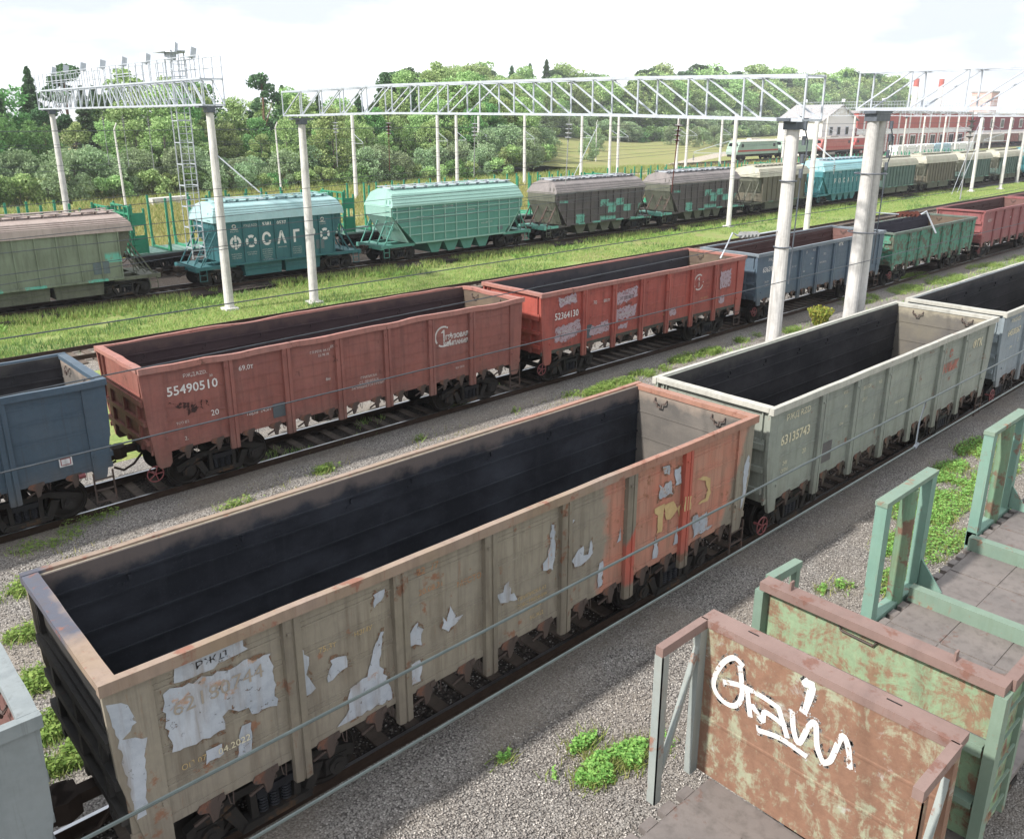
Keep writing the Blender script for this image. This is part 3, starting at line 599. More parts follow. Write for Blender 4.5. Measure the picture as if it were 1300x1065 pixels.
mb=MB(); mb.box(-3.98,-3.4,-(W_P+.018),-(W_P+.0145),1.55,2.05); mb.build('chalk_board',P_C if 0 else paint('dull_violet','#5f5a5c',None,.0,'#5f5a5c',.3),gB)
lettering('РЖД RZD',-5.1,3.1,.18,gC,YB); lettering('64530367',-5.1,2.7,.28,gC,YB,bold=.005); lettering('2',-4.6,2.35,.16,gC,YB); lettering('24т',-5.2,2.2,.14,gC,YB)
def emblem(par,x,z,mat,y=-(W_P+.018),r=.34):
    mb=MB()
    def P(u,v,d=0): return (x+u,y-d,z+v)
    n=40
    for i in range(n):
        a,b=2*math.pi*i/n,2*math.pi*(i+1)/n
        if (i%20) in (4,5) or i in (37,38): continue
        if 2<=i<=3: continue
        mb.add([P(r*math.cos(a),r*math.sin(a)),P(r*math.cos(b),r*math.sin(b)),P((r-.055)*math.cos(b),(r-.055)*math.sin(b)),P((r-.055)*math.cos(a),(r-.055)*math.sin(a))],[(0,1,2,3)])
    mb.add([P(-.0,r*.62,.001),P(.05,r*.62,.001),P(.05,-r*.6,.001),P(-.0,-r*.6,.001)],[(0,1,2,3)]); mb.add([P(-.1,.12,.0015),P(.0,r*.62,.0015),P(.0,.12,.0015)],[(0,1,2)])
    return mb.build('emblem',mat,par)
emblem(gR1,2.95,2.72,WH2); lettering('ГРУЗОВАЯ',3.5,2.66,.19,gR1,WH2,bold=.008,sx=.95); lettering('КОМПАНИЯ',3.45,2.44,.18,gR1,WH2,bold=.008,sx=.95)
lettering('РЖД.RZD.',-4.95,3.12,.13,gR1,WH2); lettering('20',-4.55,3.0,.09,gR1,WH2); lettering('55490510',-5.05,2.78,.33,gR1,WH,sx=1.0,bold=.004)
lettering('20',-4.55,2.0,.22,gR1,WH); lettering('2,',-5.35,1.5,.14,gR1,WH2); lettering('69,0т',-3.6,3.02,.19,gR1,WH); lettering('тара 24,0т',-3.35,1.75,.16,gR1,WH2); lettering('ТОО ВЗ',-5.4,1.93,.09,gR1,WH2)
lettering('ГЛ.РЕМ. 04.12',-1.4,3.05,.1,gR1,WH2); lettering('22.08.18',-1.3,2.93,.1,gR1,WH2); lettering('ДЕПО',-.95,3.12,.09,gR1,WH2)
for z,tx in ((2.0,'ПРИПИСКА'),(1.86,'СТ. ЛЕНИНСК'),(1.73,'ЗАПРЕЩАЕТСЯ ГРУЗИТЬ')): lettering(tx,.15,z,.1,gR1,WH2)
lettering('8м',-1.2,2.2,.12,gR1,WH2); lettering('8,5т 2020',3.6,1.6,.09,gR1,WH2)
mb=MB(); mb.box(-2.95,-2.5,-(W_P+.018),-(W_P+.0145),1.45,1.85); mb.build('chalk_board',paint('chalk_slate','#4a545a',None,0,'#4a545a',.2),gR1)
sm_=[[(-5.7,2.5),(-5.2,2.45),(-5.1,2.35),(-5.3,2.28)],[(-5.3,2.32),(-5.05,2.38),(-4.95,2.2),(-5.2,2.12)],[(-4.9,2.45),(-4.85,2.45),(-4.85,2.2),(-4.92,2.2)],[(-4.75,2.42),(-4.72,2.42),(-4.7,2.25),(-4.75,2.25)],[(-6.1,2.35),(-5.75,2.3),(-5.8,2.15),(-6.05,2.2)]]
decal(gR1,sm_,letterm('soot_smear','#3a2422',.75),'soot_smear',-(W_P+.0185),9,.05)
emblem(gR2,2.95,2.72,WH2); lettering('ГРУЗОВАЯ',3.45,2.6,.12,gR2,RDF); lettering('КОМПАНИЯ',3.4,2.45,.12,gR2,RDF)
decal(gR2,[[(-5.4,3.2),(-4.5,3.28),(-4.5,2.95),(-5.35,2.88)],[(-5.55,2.15),(-4.3,2.3),(-4.25,1.8),(-5.0,1.6),(-5.6,1.65)],[(-2.3,2.95),(-1.05,3.1),(-1.1,2.7),(-1.7,2.55),(-2.3,2.5)],[(-2.3,2.35),(-1.1,2.4),(-1.15,1.95),(-2.35,1.9)],[(-2.15,1.7),(-1.6,1.75),(-1.65,1.55),(-2.15,1.55)],[(-3.7,1.9),(-2.7,2.0),(-2.7,1.6),(-3.75,1.55)],[(4.5,2.95),(5.3,3.0),(5.3,2.3),(4.5,2.2)],[(4.5,1.9),(4.9,1.9),(4.9,1.6),(4.5,1.6)],[(1.0,1.8),(1.4,1.9),(1.5,1.6),(1.0,1.6)]],PCH,'chalk_wash',-(W_P+.023),8,.05)
lettering('РЖД RZD',-4.95,3.08,.17,gR2,WH2,y=-(W_P+.026)); lettering('52364130',-5.0,2.55,.34,gR2,WH,sx=.9,bold=.004,y=-(W_P+.026)); lettering('70',-3.5,2.78,.2,gR2,WH2,y=-(W_P+.026)); lettering('88,0т',-2.85,2.78,.17,gR2,WH2,y=-(W_P+.026))
lettering('УГЛЕМЕТ',-1.7,2.72,.17,gR2,BK,y=-(W_P+.027)); lettering('10.02.20',-1.6,2.47,.13,gR2,BK,y=-(W_P+.027)); lettering('НОВОТРАНС',-1.75,2.1,.12,gR2,WH2,y=-(W_P+.027)); lettering('ПРИПИСКА 52',-5.0,1.95,.12,gR2,WH2,y=-(W_P+.027)); lettering('8,5т 05.21',.8,1.7,.1,gR2,YL,y=-(W_P+.026)); lettering('2020 ДЕПО',3.4,2.0,.1,gR2,YL,y=-(W_P+.026)); lettering('ЛИТ 22.04',-5,1.5,.1,gR2,BK,y=-(W_P+.026))
mb=MB(); mb.box(-3.95,-3.65,-(W_P+.022),-(W_P+.0205),1.5,2.0); mb.build('chalk_board',paint('chalk_slate','#4a545a'),gR2)
lettering('РЖД',-5.1,3.05,.2,gG,WH); lettering('63639587',-5.1,2.62,.33,gG,WH,bold=.006); lettering('20',-4.5,2.1,.2,gG,WH); lettering('24,0т',-5.35,2.05,.16,gG,WH2); lettering('ОПМ',-5.35,1.88,.12,gG,WH2)
lettering('ФГК',.2+1.3,3.12,.22,gG,WH,bold=.01)
for a,b,c,d in (('8',-1.9,3.05,.2),('90,0',-1.2,3.1,.15),('24т',-1.3,2.7,.14),('5м',-1.4,2.45,.13),('70,0',-.1,2.8,.15),('8м',-2.0,2.15,.14),('20.11.20',-3,2.5,.12),('ПРИПИСКА',-.2,2.4,.12)): lettering(a,b,c,d,gG,WH2)
lettering('52011',-3.3,2.7,.3,gN,letterm('grey_worn','#8fa39a',.5)); lettering('60311',-5.0,2.7,.3,gD,WH2); lettering('ФГК',-1.,2.6,.2,gD,WH2)
lettering('РЖД',3.4,2.6,.2,gZ,WH2)
# right end of the dark blue wagon: red lamp marker and small board
mb=MB(); mb.box(5.1,5.38,-(W_P+.02),-(W_P+.015),1.55,1.78); mb.build('maker_plate',paint('plate_white','#cfd0d2'),gL); mb=MB(); mb.box(5.13,5.35,-(W_P+.023),-(W_P+.0205),1.58,1.6); mb.box(5.13,5.35,-(W_P+.023),-(W_P+.0205),1.73,1.75);mb.box(5.13,5.15,-(W_P+.023),-(W_P+.0205),1.58,1.75);mb.box(5.33,5.35,-(W_P+.023),-(W_P+.0205),1.58,1.75); mb.build('plate_frame',paint('plate_red','#a05050'),gL)
mb=MB(); mb.cyl((5.45,-1.5,1.22),(5.6,-1.5,1.22),.06,n=12); mb.build('brake_handle',M_HW,gL)
# ---------------- covered hoppers ----------------
def cell_paint(name,c1,c2,cA,cB,sx=.88,sz=.62,x0=0,z0=1.3,p=.8):
    g=G(name); c1,c2,cA,cB=map(hx,(c1,c2,cA,cB)); off=g.map(loc=(x0,0,0))
    b=g.mix(g.thr(g.noise(.8,6,.6),.35,.65),c1,c2)
    v=g.map((1/sx,0,1/sz),(x0/sx,0,-z0/sz)); fl=N(g.nt,'ShaderNodeVectorMath',operation='FLOOR'); g.l(v,fl.inputs[0])
    wn=N(g.nt,'ShaderNodeTexWhiteNoise'); g.l(fl.outputs[0],wn.inputs['Vector'])
    z=g.sep()[2]; k=g.math('ADD',wn.outputs['Value'],g.math('MULTIPLY_ADD',z,-.22,.55)); 
    b=g.mix(g.math('MULTIPLY',g.math('MULTIPLY',g.math('SUBTRACT',k,p),30,0,True),g.thr(g.noise(3,6),.35,.5)),b,g.mix(g.noise(2,4),cA,cB))
    st=g.noise(1,5,.65,g.map((5,5,.6))); b=g.mix(g.math('MULTIPLY',g.thr(st,.48,.72),.45),b,hx('#3a3530'))
    g.bump(g.noise(20,4),.2,.01); return g.fin(b,.65)
P_FR=paint('pale_teal_roof','#7fa6a8','#8fb3b4',.1,'#7a6a5c',.35,'#8a9490',.5,30); P_F=paint('deep_teal_paint','#1f5a60','#27656a',.1,'#3a3a34',.35,'#1f3f42',.55,31)
P_T=paint('mint_paint','#3f8072','#478a7c',.12,'#4a5a48',.3,'#3c7868',.55,32); P_TR=paint('mint_roof_lit_ribs','#7da79b','#739e92',.08,'#6a6a58',.25,'#78a898',.5,33)
P_HR=paint('pinkish_grey_roof','#8f7f78','#9c8c84',.2,'#6b5040',.4,'#6a5c54',.6,34); P_H0=cell_paint('olive_grey_sides','#74806a','#66705c','#3fa08c','#5ab09a',.98,.8,.25,1.25,.93)
P_DK=cell_paint('dark_grid_sides','#5a5253','#4a4648','#3f9a88','#6ab0a0',.96,.55,.2,1.25,.80); P_DKR=paint('grey_roof','#7c7472','#6b6564',.15,'#5a4a44',.4,'#55504e',.6,35); P_DKE=paint('olive_end','#5f6152','#4e5044',.3,'#4d3a30',.5,'#3a3a34',.65,36)
P_OG=cell_paint('rust_olive_sides','#66604f','#5a564a','#4a8a78','#4f7c6c',1.0,2.4,0,1.2,.97); P_OGR=paint('pale_olive_roof','#a5a592','#98907f',.25,'#7a6050',.3,'#7c786c',.6,37)
P_BL=paint('teal_blue_paint','#2f7f86','#2a7078',.05,'#3a4a4a',.3,'#225a60',.5,38); P_BLR=paint('light_blue_roof','#7fb4ba','#72a8b0',.05,'#5a6a6a',.2,'#6a9aa0',.5,39)
P_GR2=cell_paint('green_slate_sides','#4f6a62','#455e58','#5a9a86','#6aa494',.9,2.4,.4,1.2,.95)
def hopper(xc,label,kind,side,roof,end,hlr=5.9,bot=4.1,zr=4.62,cpl=7.35,group='covered hopper wagons',eave=3.75,nrib=None):
    t=thing('hopper_wagon',label,'wagon',(xc,Y3,0),0,group); rr=random.Random(int(xc)); yb=1.55
    hs=hlr-.75 if kind=='rib' else hlr-.12
    zb=1.22; zs=3.62
    # body shell: trapezoid seen from the side
    if kind=='rib': pl=[(-bot,zb),(bot,zb),(hs,zb+.0) ,(hs,zs),(-hs,zs),(-hs,zb)]; pl=[(-hs,zb),(hs,zb),(hs,zs),(-hs,zs)]
    else: pl=[(-bot,zb),(bot,zb),(hs,3.0),(hs,zs),(-hs,zs),(-hs,3.0)]
    mb=MB(); mb.prism(pl,'y',-yb,yb)
    mb.build('body',side,t)
    if kind=='rib':
        for s in (-1,1):   # hopper slope showing outside the side sheet
            mb=MB(); mb.prism([(s*(hs+.002),zs),(s*(hlr-.15),zs),(s*(hlr-.15),3.2),(s*(hs+.002),2.0)],'y',-1.42,1.42); mb.build('end_slope',end,t)
        nr=nrib or 8
        for s in (-1,1):
            mb=MB()
            for i in range(nr+1):
                x=-hs+.04+(2*hs-.08)*i/nr; mb.box(x-.035,x+.035,s*yb,s*(yb+.07),zb,zs)
            mb.box(-hs,hs,s*yb,s*(yb+.09),zb-.1,zb+.0); mb.build('ribs',side,t)
    else:
        for s in (-1,1):
            mb=MB(); n=nrib or 11
            for i in range(n+1):
                x=-hs+.3+(2*hs-.6)*i/n
                zl=zb if abs(x)<bot else zb+(3.0-zb)*(abs(x)-bot)/(hs-bot)
                mb.box(x-.035,x+.035,s*yb,s*(yb+.075),zl,zs)
            for z in (1.75,2.3,2.85,3.3):
                xe=bot+(hs-bot)*(z-zb)/(3.0-zb) if z<3.0 else hs
                mb.box(-xe,xe,s*yb,s*(yb+.065),z-.03,z+.03)
            mb.box(-bot,bot,s*(yb-.05),s*(yb+.07),zb-.1,zb-.0)
            mb.build('ribs',roof if side is P_T else side,t)  # mint hopper: paler roof colour on the ribs stands in for their lit edges
    # roof
    ov=.1; rf=[(-yb-ov,zs),(-yb-ov,eave),(-1.25,zr-.28),(-.55,zr),(.55,zr),(1.25,zr-.28),(yb+ov,eave),(yb+ov,zs)]
    if kind=='rib': rf=[(-yb-ov,zs-.02),(-yb-.02,4.02),(-1.3,zr-.2),(-.55,zr),(.55,zr),(1.3,zr-.2),(yb+.02,4.02),(yb+ov,zs-.02)]
    mb=MB(); n=len(rf); ins=[0,.06,.3,.42,.42,.3,.06,0]
    vs=[(-hlr+ins[i],a,b) for i,(a,b) in enumerate(rf)]+[(hlr-ins[i],a,b) for i,(a,b) in enumerate(rf)]
    mb.add(vs,[tuple(range(n)),tuple(range(n,2*n))[::-1]]+[(k,(k+1)%n,n+(k+1)%n,n+k) for k in range(n)])
    for s in (-1,1):      # seams along the slope
        for k in range(3):
            a=Vector(rf[1]) ; b=Vector(rf[2]); p=a.lerp(b,(k+.6)/3.2); mb.bar((-hlr+.12,s*p.x*1.003,p.y+.01),(hlr-.12,s*p.x*1.003,p.y+.01),.03,.025)
    mb.build('roof',roof,t)
    mb=MB()
    for s in (-1,1): mb.box(-hlr+.5,hlr-.5,s*.62-.16,s*.62+.16,zr+.1,zr+.13)
    for i in range(12): x=-hlr+.8+(2*hlr-1.6)*i/11; mb.box(x-.03,x+.03,-.78,.78,zr-.02,zr+.1)
    mb.build('roof_walk',M_GALV if kind=='grid' else roof,t)
    for i in range(4):
        x=-hlr+1.6+(2*hlr-3.2)*i/3; mb=MB(); mb.cyl((x,0,zr-.01),(x,0,zr+.14),.34,n=14); mb.bar((x-.4,0,zr+.16),(x+.4,0,zr+.16),.05); mb.build('roof_hatch',roof,t)
    # frame & chutes
    mb=MB(); mb.box(-cpl+.5,cpl-.5,-.25,.25,.95,1.18)
    for s in (-1,1):
        mb.box(s*(cpl-.75),s*(cpl-.55),-1.5,1.5,.95,1.2)
        for y in (-1.42,1.42): mb.bar((s*(hlr-1.9 if kind=='grid' else hlr-1.2),y,1.1),(s*(cpl-.6),y,1.1),.12,.18)
        mb.box(s*(cpl-1.6),s*(cpl-.6),-1.4,1.4,1.17,1.2)
    mb.build('underframe',end if kind=='rib' else side,t)
    for s in (-1,1):   # end braces, ladder, platform rail
        mb=MB()
        for y in (-1.4,-.5,.5,1.4): mb.bar((s*(cpl-.9),y,1.2),(s*(hlr-.5),y,3.5 if kind=='rib' else 3.05),.07)
        for y in (-1.05,-.1): mb.bar((s*(cpl-1.2),y,1.2),(s*(cpl-1.9),y,2.3),.04)
        mb.bar((s*(cpl-1.9),-1.05,2.3),(s*(cpl-1.9),-.1,2.3),.04); mb.bar((s*(cpl-1.5),-1.05,1.75),(s*(cpl-1.5),-.1,1.75),.04)
        mb.build('end_brace',M_LAT if kind!='rib' and side is P_DK else end,t)
        mb=MB(); 
        for y in (-1.3,-.9): mb.bar((s*(hlr+.02),y,1.2),(s*(hlr-.1),y,4.1),.03)
        for k in range(8): mb.bar((s*(hlr),-1.3,1.4+k*.33),(s*(hlr),-.9,1.4+k*.33),.025)
        mb.build('ladder',end,t)
        mb=MB()
        if kind=='grid': mb.box(s*(hlr-.1),s*(hlr-.02),-1.5,1.5,3.02,3.72); mb.prism([(s*(bot+.4),zb),(s*(bot+.5),zb),(s*(hlr-.05),3.0),(s*(hlr-.2),3.0)],'y',-1.45,1.45); mb.build('end_sheet',roof if side is P_T else end,t)
    nch=4 if kind=='grid' else 2; tot=2*(bot-1.2) if kind=='grid' else 2*(hs-.9)
    for i in range(nch):
        x=-tot/2+tot*(i+.5)/nch; hw=tot/nch/2
        mb=MB()
        if kind=='grid': mb.prism([(x-hw*.98,zb-.1),(x+hw*.98,zb-.1),(x+hw*.4,.35),(x-hw*.4,.35)],'y',-1.25,1.25)
        else: mb.prism([(x-hw*.93,zb-.1),(x+hw*.93,zb-.1),(x+hw*.88,.4),(x-hw*.88,.4)],'y',-1.38,1.38); mb.box(x-hw*.92,x+hw*.92,-1.42,-1.38,.75,.79)
        mb.build('discharge_chute',end,t)
    bp=cpl-2.3
    for s in (-1,1): bogie(t,s*bp); coupler(t,s*(cpl-.6),s)
    mb=MB(); x0=cpl-.75
    for s in (-1,1):
        for dx in (0,.42): mb.bar((s*(x0-dx),-1.5,1.15),(s*(x0-dx),-1.5,.4),.035)
        for z in (.42,.75): mb.bar((s*x0,-1.5,z),(s*(x0-.42),-1.5,z),.035)
    mb.build('step_ladder',end,t)
    return t
h0=hopper(11.5,'olive grey hopper wagon with teal patches and pinkish roof, cut by the left edge','rib',P_H0,P_HR,P_DKE,4.25,3.6,4.5,6.0,nrib=7)
hF=hopper(24.35,'deep teal hopper wagon lettered ФОСАГРО with a pale blue roof','rib',P_F,P_FR,P_F,4.25,3.6,4.65,6.0,nrib=7)
hT=hopper(38.15,'mint green hopper wagon with grid ribbed sides and pale roof','grid',P_T,P_TR,P_T,5.93,4.1,4.75,7.35)
hD1=hopper(53.0,'dark grimy hopper wagon with turquoise patches, left of the other dark one','grid',P_DK,P_DKR,P_DKE,5.5,4.2,4.6,7.1)
hD2=hopper(67.5,'dark grimy hopper wagon whose right end is crossed by a thin concrete pole','grid',P_DK,P_DKR,P_DKE,5.5,4.2,4.6,7.1)
h5=hopper(81.2,'olive and rust hopper wagon, left of the teal one lettered РОСАГРО','rib',P_OG,P_OGR,P_DKE,4.9,4.0,4.6,6.6,nrib=9)
hR=hopper(94.9,'teal blue hopper wagon lettered РОСАГРО between the thick concrete posts','grid',P_BL,P_BLR,P_BL,5.7,4.1,4.8,7.1)
h7=hopper(108.4,'green slate hopper wagon just right of the twin concrete post','rib',P_GR2,P_OGR,P_DKE,5.1,4.2,4.6,6.4,nrib=10)
h8=hopper(121.2,'olive brown hopper wagon with bluish ribs, second right of the twin concrete post','rib',P_OG,P_OGR,P_DKE,5.2,4.2,4.7,6.4,nrib=10)
h9=hopper(134.2,'slate blue hopper wagon behind the last but one thin pole at the right','rib',P_GR2,P_OGR,P_DKE,5.3,4.2,4.6,6.5,nrib=10)
h10=hopper(147.6,'grey green ribbed hopper wagon at the right edge of the hopper train','rib',P_GR2,P_OGR,P_DKE,5.3,4.2,4.6,6.5,nrib=10)
h11=hopper(161,'farthest hopper wagon, mostly hidden by the right edge','rib',P_BL,P_BLR,P_BL,5.3,4.2,4.6,6.5)
YH=-1.556
sp=[-3.02,-2.05,-1.1,-.12,.84,1.8,2.78]
for ch,x in zip('ФОСАГРО',[-2.98,-2.02,-1.05,-.08,.9,1.95,2.85]):
    if ch=='О' or ch=='Ф':
        mb=MB(); r0,r1=.36,.2; n=32
        for i in range(n):
            if ch=='О' and i%8 in (3,4): continue
            if ch=='Ф' and i in (6,7,8,9,22,23,24,25): continue
            a,b=2*math.pi*i/n,2*math.pi*(i+1)/n; mb.add([(x+r*math.cos(q)*.95,YH-.004,2.42+r*math.sin(q)) for r,q in ((r0,a),(r0,b),(r1,b),(r1,a))],[(0,1,2,3)])
        if ch=='Ф': mb.box(x-.065,x+.065,YH-.006,YH-.003,2.02,2.38); mb.box(x-.065,x+.065,YH-.006,YH-.003,2.46,2.82)
        mb.build('lettering',WH,hF)
    else: lettering(ch,x,2.42,.95,hF,WH,y=YH,bold=.035,sx=.85)
lettering('5381',-.95,3.32,.3,hF,WH,y=YH,bold=.006); lettering('0537',-.02,3.32,.3,hF,WH,y=YH,bold=.006); lettering('РЖД RZD',-2.0,3.32,.18,hF,WH2,y=YH)
for x in (-3.0,2.72):
    mb=MB(); mb.ring((x,YH-.004,3.32),'y',.1,.03,14,4); mb.box(x-.22,x+.22,YH-.008,YH-.002,3.14,3.18); mb.build('emblem',WH2,hF); lettering('ФОСАГРО',x,3.03,.1,hF,WH2,y=YH)
for x,z,n in ((-2.98,1.75,3),(-2.02,1.78,2),(-1.05,1.85,6),(-.08,1.9,1),(.9,1.8,4)):
    for k in range(n): lettering(random.choice(['ГРУЗОПОДЪЁМН.','СОБСТВЕННИК','ПРИПИСКА','ОБЪЕМ КУЗОВА']),x,z-k*.12,.075,hF,WH2,y=YH)
for i,ch in enumerate('РОСАГРО'): lettering(ch,-2.9+i*1.05,2.5,.8,hR,WH,y=YH-.002,bold=.03,sx=.8)
lettering('5951 2013',-2.0,3.45,.22,hR,WH2,y=YH-.002)
lettering('5955 1140',-1.2,3.45,.22,hT,WH2,y=YH-.002); lettering('АСТРАГРО',.8,3.08,.16,hT,WH2,y=YH-.002)
for x,z in ((-3.6,3.45),(-3.6,2.9),(2.1,2.05),(2.6,2.1)): lettering('РЖД 10.20',x,z,.12,hT,WH2,y=YH-.002)
mb=MB(); mb.box(3.4,3.85,YH-.05,YH-.002,1.45,1.8); mb.build('chalk_board',paint('grey_board','#5a6a70'),hT)
mb=MB(); mb.box(2.05,2.85,YH-.02,YH-.002,1.5,2.1); mb.build('chalk_board',paint('grey_board','#5a6a70'),h0)
mb=MB(); mb.box(2.2,2.75,YH-.02,YH-.002,1.55,2.1); mb.build('chalk_board',paint('grey_board','#5a6a70'),hF)
# person legs are not visible; ---------------- green timber flats (second line) ----------------
P_GF=paint('bright_green_paint','#128a63','#0f7a58',.06,'#4a4a38',.2,'#1a6a50',.5,40); P_GD=paint('deck_grey_green','#5f8a7c','#6a8278',.2,'#5a5248',.4,'#55605a',.7,41)
def timber_flat(xc,label,y=Y4,hl=6.9):
    t=thing('timber_wagon',label,'wagon',(xc,y,0),0,'green timber wagons behind the hoppers')
    mb=MB(); mb.box(-hl,hl,-1.5,1.5,1.16,1.28); mb.build('deck',P_GD,t)
    mb=MB(); mb.box(-hl,hl,-.3,.3,.9,1.157)
    for s in (-1,1): mb.box(-hl,hl,s*1.38,s*1.52,.86,1.158)
    mb.build('underframe',M_BOG,t)
    for e in (-1,1):
        mb=MB(); X=e*hl
        for y_ in (-1.45,-.75,0,.75,1.45): mb.box(X-.06,X+.06,y_-.05,y_+.05,1.282,4.2)
        for z in (1.9,2.5,3.1,3.7,4.15): mb.box(X-.04,X+.04,-1.4,1.4,z-.05,z+.05)
        mb.build('end_wall',P_GF,t)
        for s in (-1,1):
            mb=MB(); a,b=X-e*.9,X-e*1.55
            mb.box(X-e*.08,X-e*.92,s*1.43,s*1.5,3.0,3.75); mb.box(X-e*.08,X-e*.92,s*1.43,s*1.5,1.32,2.4); mb.box(X-e*.92,X-e*.8,s*1.42,s*1.51,1.3,4.0); mb.box(X-e*.08,X-e*.2,s*1.42,s*1.51,1.3,4.3)
            for k in range(8): mb.bar((X-e*.0,s*1.53,1.5+k*.36),(X-e*.3,s*1.53,1.5+k*.36),.03)
            mb.build('side_panel',P_GF,t)
    for e in range(4):
        xx=-hl+3.0+(2*hl-6.0)*e/3
        for dx in (-.75,.75):
            mb=MB(); mb.box(xx+dx-.07,xx+dx+.07,-1.36,1.36,1.283,1.4); mb.build('bolster',P_GF,t)
            for s in (-1,1):
                mb=MB(); mb.prism([(s*1.36,1.284),(s*1.52,1.284),(s*1.52,4.55),(s*1.44,4.55),(s*1.40,1.9),(s*1.2,1.42),(s*1.2,1.284)],'x',xx+dx-.065,xx+dx+.065); mb.build('stake',P_GF,t)
    for s in (-1,1): bogie(t,s*4.7); coupler(t,s*(hl-.05),s)
    return t
names=['leftmost, behind the olive hopper','seen between the olive hopper and the ФОСАГРО hopper','behind the gap between the ФОСАГРО and mint hoppers','behind the two dark hoppers','its stakes showing above the second dark hopper','its stakes above the olive rust hopper','above the РОСАГРО hopper','above the green slate hopper','last one before the right edge','farthest at the right edge']
for i,n_ in enumerate(names): timber_flat(10.1+14.9*i,'bright green timber wagon with tall stakes, '+n_,Y4,6.95)
# ---------------- near green flat wagons ----------------
def rustgreen(name,green,rustc,amt,wh=0.,seed=0):
    g=G(name); off=g.map(loc=(seed,seed*2,seed)); n=g.noise(2.4,12,.75,off,.8); n2=g.noise(8,8,.7,off)
    b=g.mix(g.thr(n2,.35,.65),hx(green),scl(hx(green),1.35)); r=g.mix(g.noise(9,7,.7,off),scl(hx(rustc),.6),scl(hx(rustc),1.5))
    k=g.math('ADD',g.math('MULTIPLY',n,.65),g.math('MULTIPLY',n2,.35))
    st=g.noise(1.2,8,.7,g.map((6,6,1.0),(seed,0,0)))
    k=g.math('ADD',g.math('MULTIPLY',k,.75),g.math('MULTIPLY',st,.25)); b=g.mix(g.thr(k,.53-.12*amt,.60-.12*amt),b,r)
    if wh: b=g.mix(g.math('MULTIPLY',g.thr(g.noise(2.3,8,.7,g.map(loc=(3,1,seed)),.4),.6,.66),wh),b,hx('#a9b4b0'))
    g.bump(g.math('ADD',n2,g.noise(30,5)),.35,.01); return g.fin(b,.75)
P_W1=rustgreen('rusted_wall','#84866c','#775540',.85,.4,1); P_W2=rustgreen('green_wall','#748a68','#7d6048',.5,0,2); P_W2B=rustgreen('green_wall_low','#6f8c6a','#7a5a44',.34,0,3)
P_BM=paint('brown_beam','#755c54','#806860',.45,'#5f3f34',.25,'#5c4a44',.7,50); P_BM2=paint('green_beam','#61796a','#6e8270',.42,'#6f4a34',.3,'#566a50',.65,51); P_ST=paint('aqua_stake','#5f8678','#6d8c7c',.35,'#6b4a3a',.3,'#4f7a68',.6,52); P_PIPE=paint('rusty_green_pipe','#5c8468','#6a7a58',.6,'#5f4234',.5,'#4a5a44',.7,53)
P_DK1=paint('steel_deck','#67605d','#766d68',.35,'#5a443c',.6,'#4a4440',.6,54,0.1)
P_GPOST=paint('blue_grey_post','#7b8482','#868a84',.45,'#6f4a38',.4,'#5f6a68',.6,55)
WH_G=letterm('spray_white','#d4d0cc',.42)
def flat_car(xa,xb,label,first):
    hl=(xb-xa)/2; xc=(xa+xb)/2
    t=thing('flat_wagon',label,'wagon',(xc,Y0,0),0,'timber flat wagons at the lower right')
    X=lambda v:v-xc; Yy=lambda v:v-Y0
    mb=MB()
    mb.box(-hl,hl,-1.38,1.2,1.22,1.3); 
    # deck plates with raised seams
    for i in range(int(hl*2/1.25)): 
        for j in (-1.2,-.4,.4): mb.box(-hl+.1+i*1.25,-hl+1.3+i*1.25,j-.0,j+.78,1.3,1.312+.004*((i+j*5)%2))
    i=0; x=-hl+.1
    while x<hl-.2:
        mb.box(x,x+.22,1.2,1.32,1.22,1.31); x+=.36
    mb.build('deck',P_DK1,t)
    mb=MB(); mb.box(-hl,hl,-.3,.3,.85,1.217)
    for s in (-1,1): mb.box(-hl,hl,s*1.2-.05,s*1.2+.05,.9,1.216)
    mb.build('underframe',M_BOG,t)
    for s in (-1,1): bogie(t,s*4.6); coupler(t,s*(hl-.05),s)
    return t,X,Yy
# wagon whose graffiti covered end wall faces the camera
tF,X,Yy=flat_car(-6.6,7.72,'rusty flat wagon end with a white graffiti word on its inner wall, bottom right corner',True)
XW=7.72
mb=MB(); mb.box(X(XW),X(XW+.05),Yy(2.03),Yy(4.93),1.32,3.40)
for z in (2.78,2.14): mb.prism([(X(XW+.001),z-.05),(X(XW-.005),z-.02),(X(XW-.005),z+.0),(X(XW+.001),z+.02)],'y',Yy(2.03),Yy(4.93))
for y in (2.4,3.1,3.8,4.5): mb.box(X(XW+.05),X(XW+.13),Yy(y-.04),Yy(y+.04),1.32,3.35)
mb.build('end_wall',P_W1,tF)
mb=MB(); mb.box(X(XW-.02),X(XW+.24),Yy(2.0),Yy(4.97),3.40,3.50); mb.build('top_beam',P_BM,tF)
for y0,y1 in ((4.28,4.42),(2.62,2.78)):
    mb=MB(); mb.box(X(XW+.13),X(XW+.15),Yy(y0),Yy(y1),3.501,3.503); mb.build('slot',plain('slot_black','#15110f'),tF)
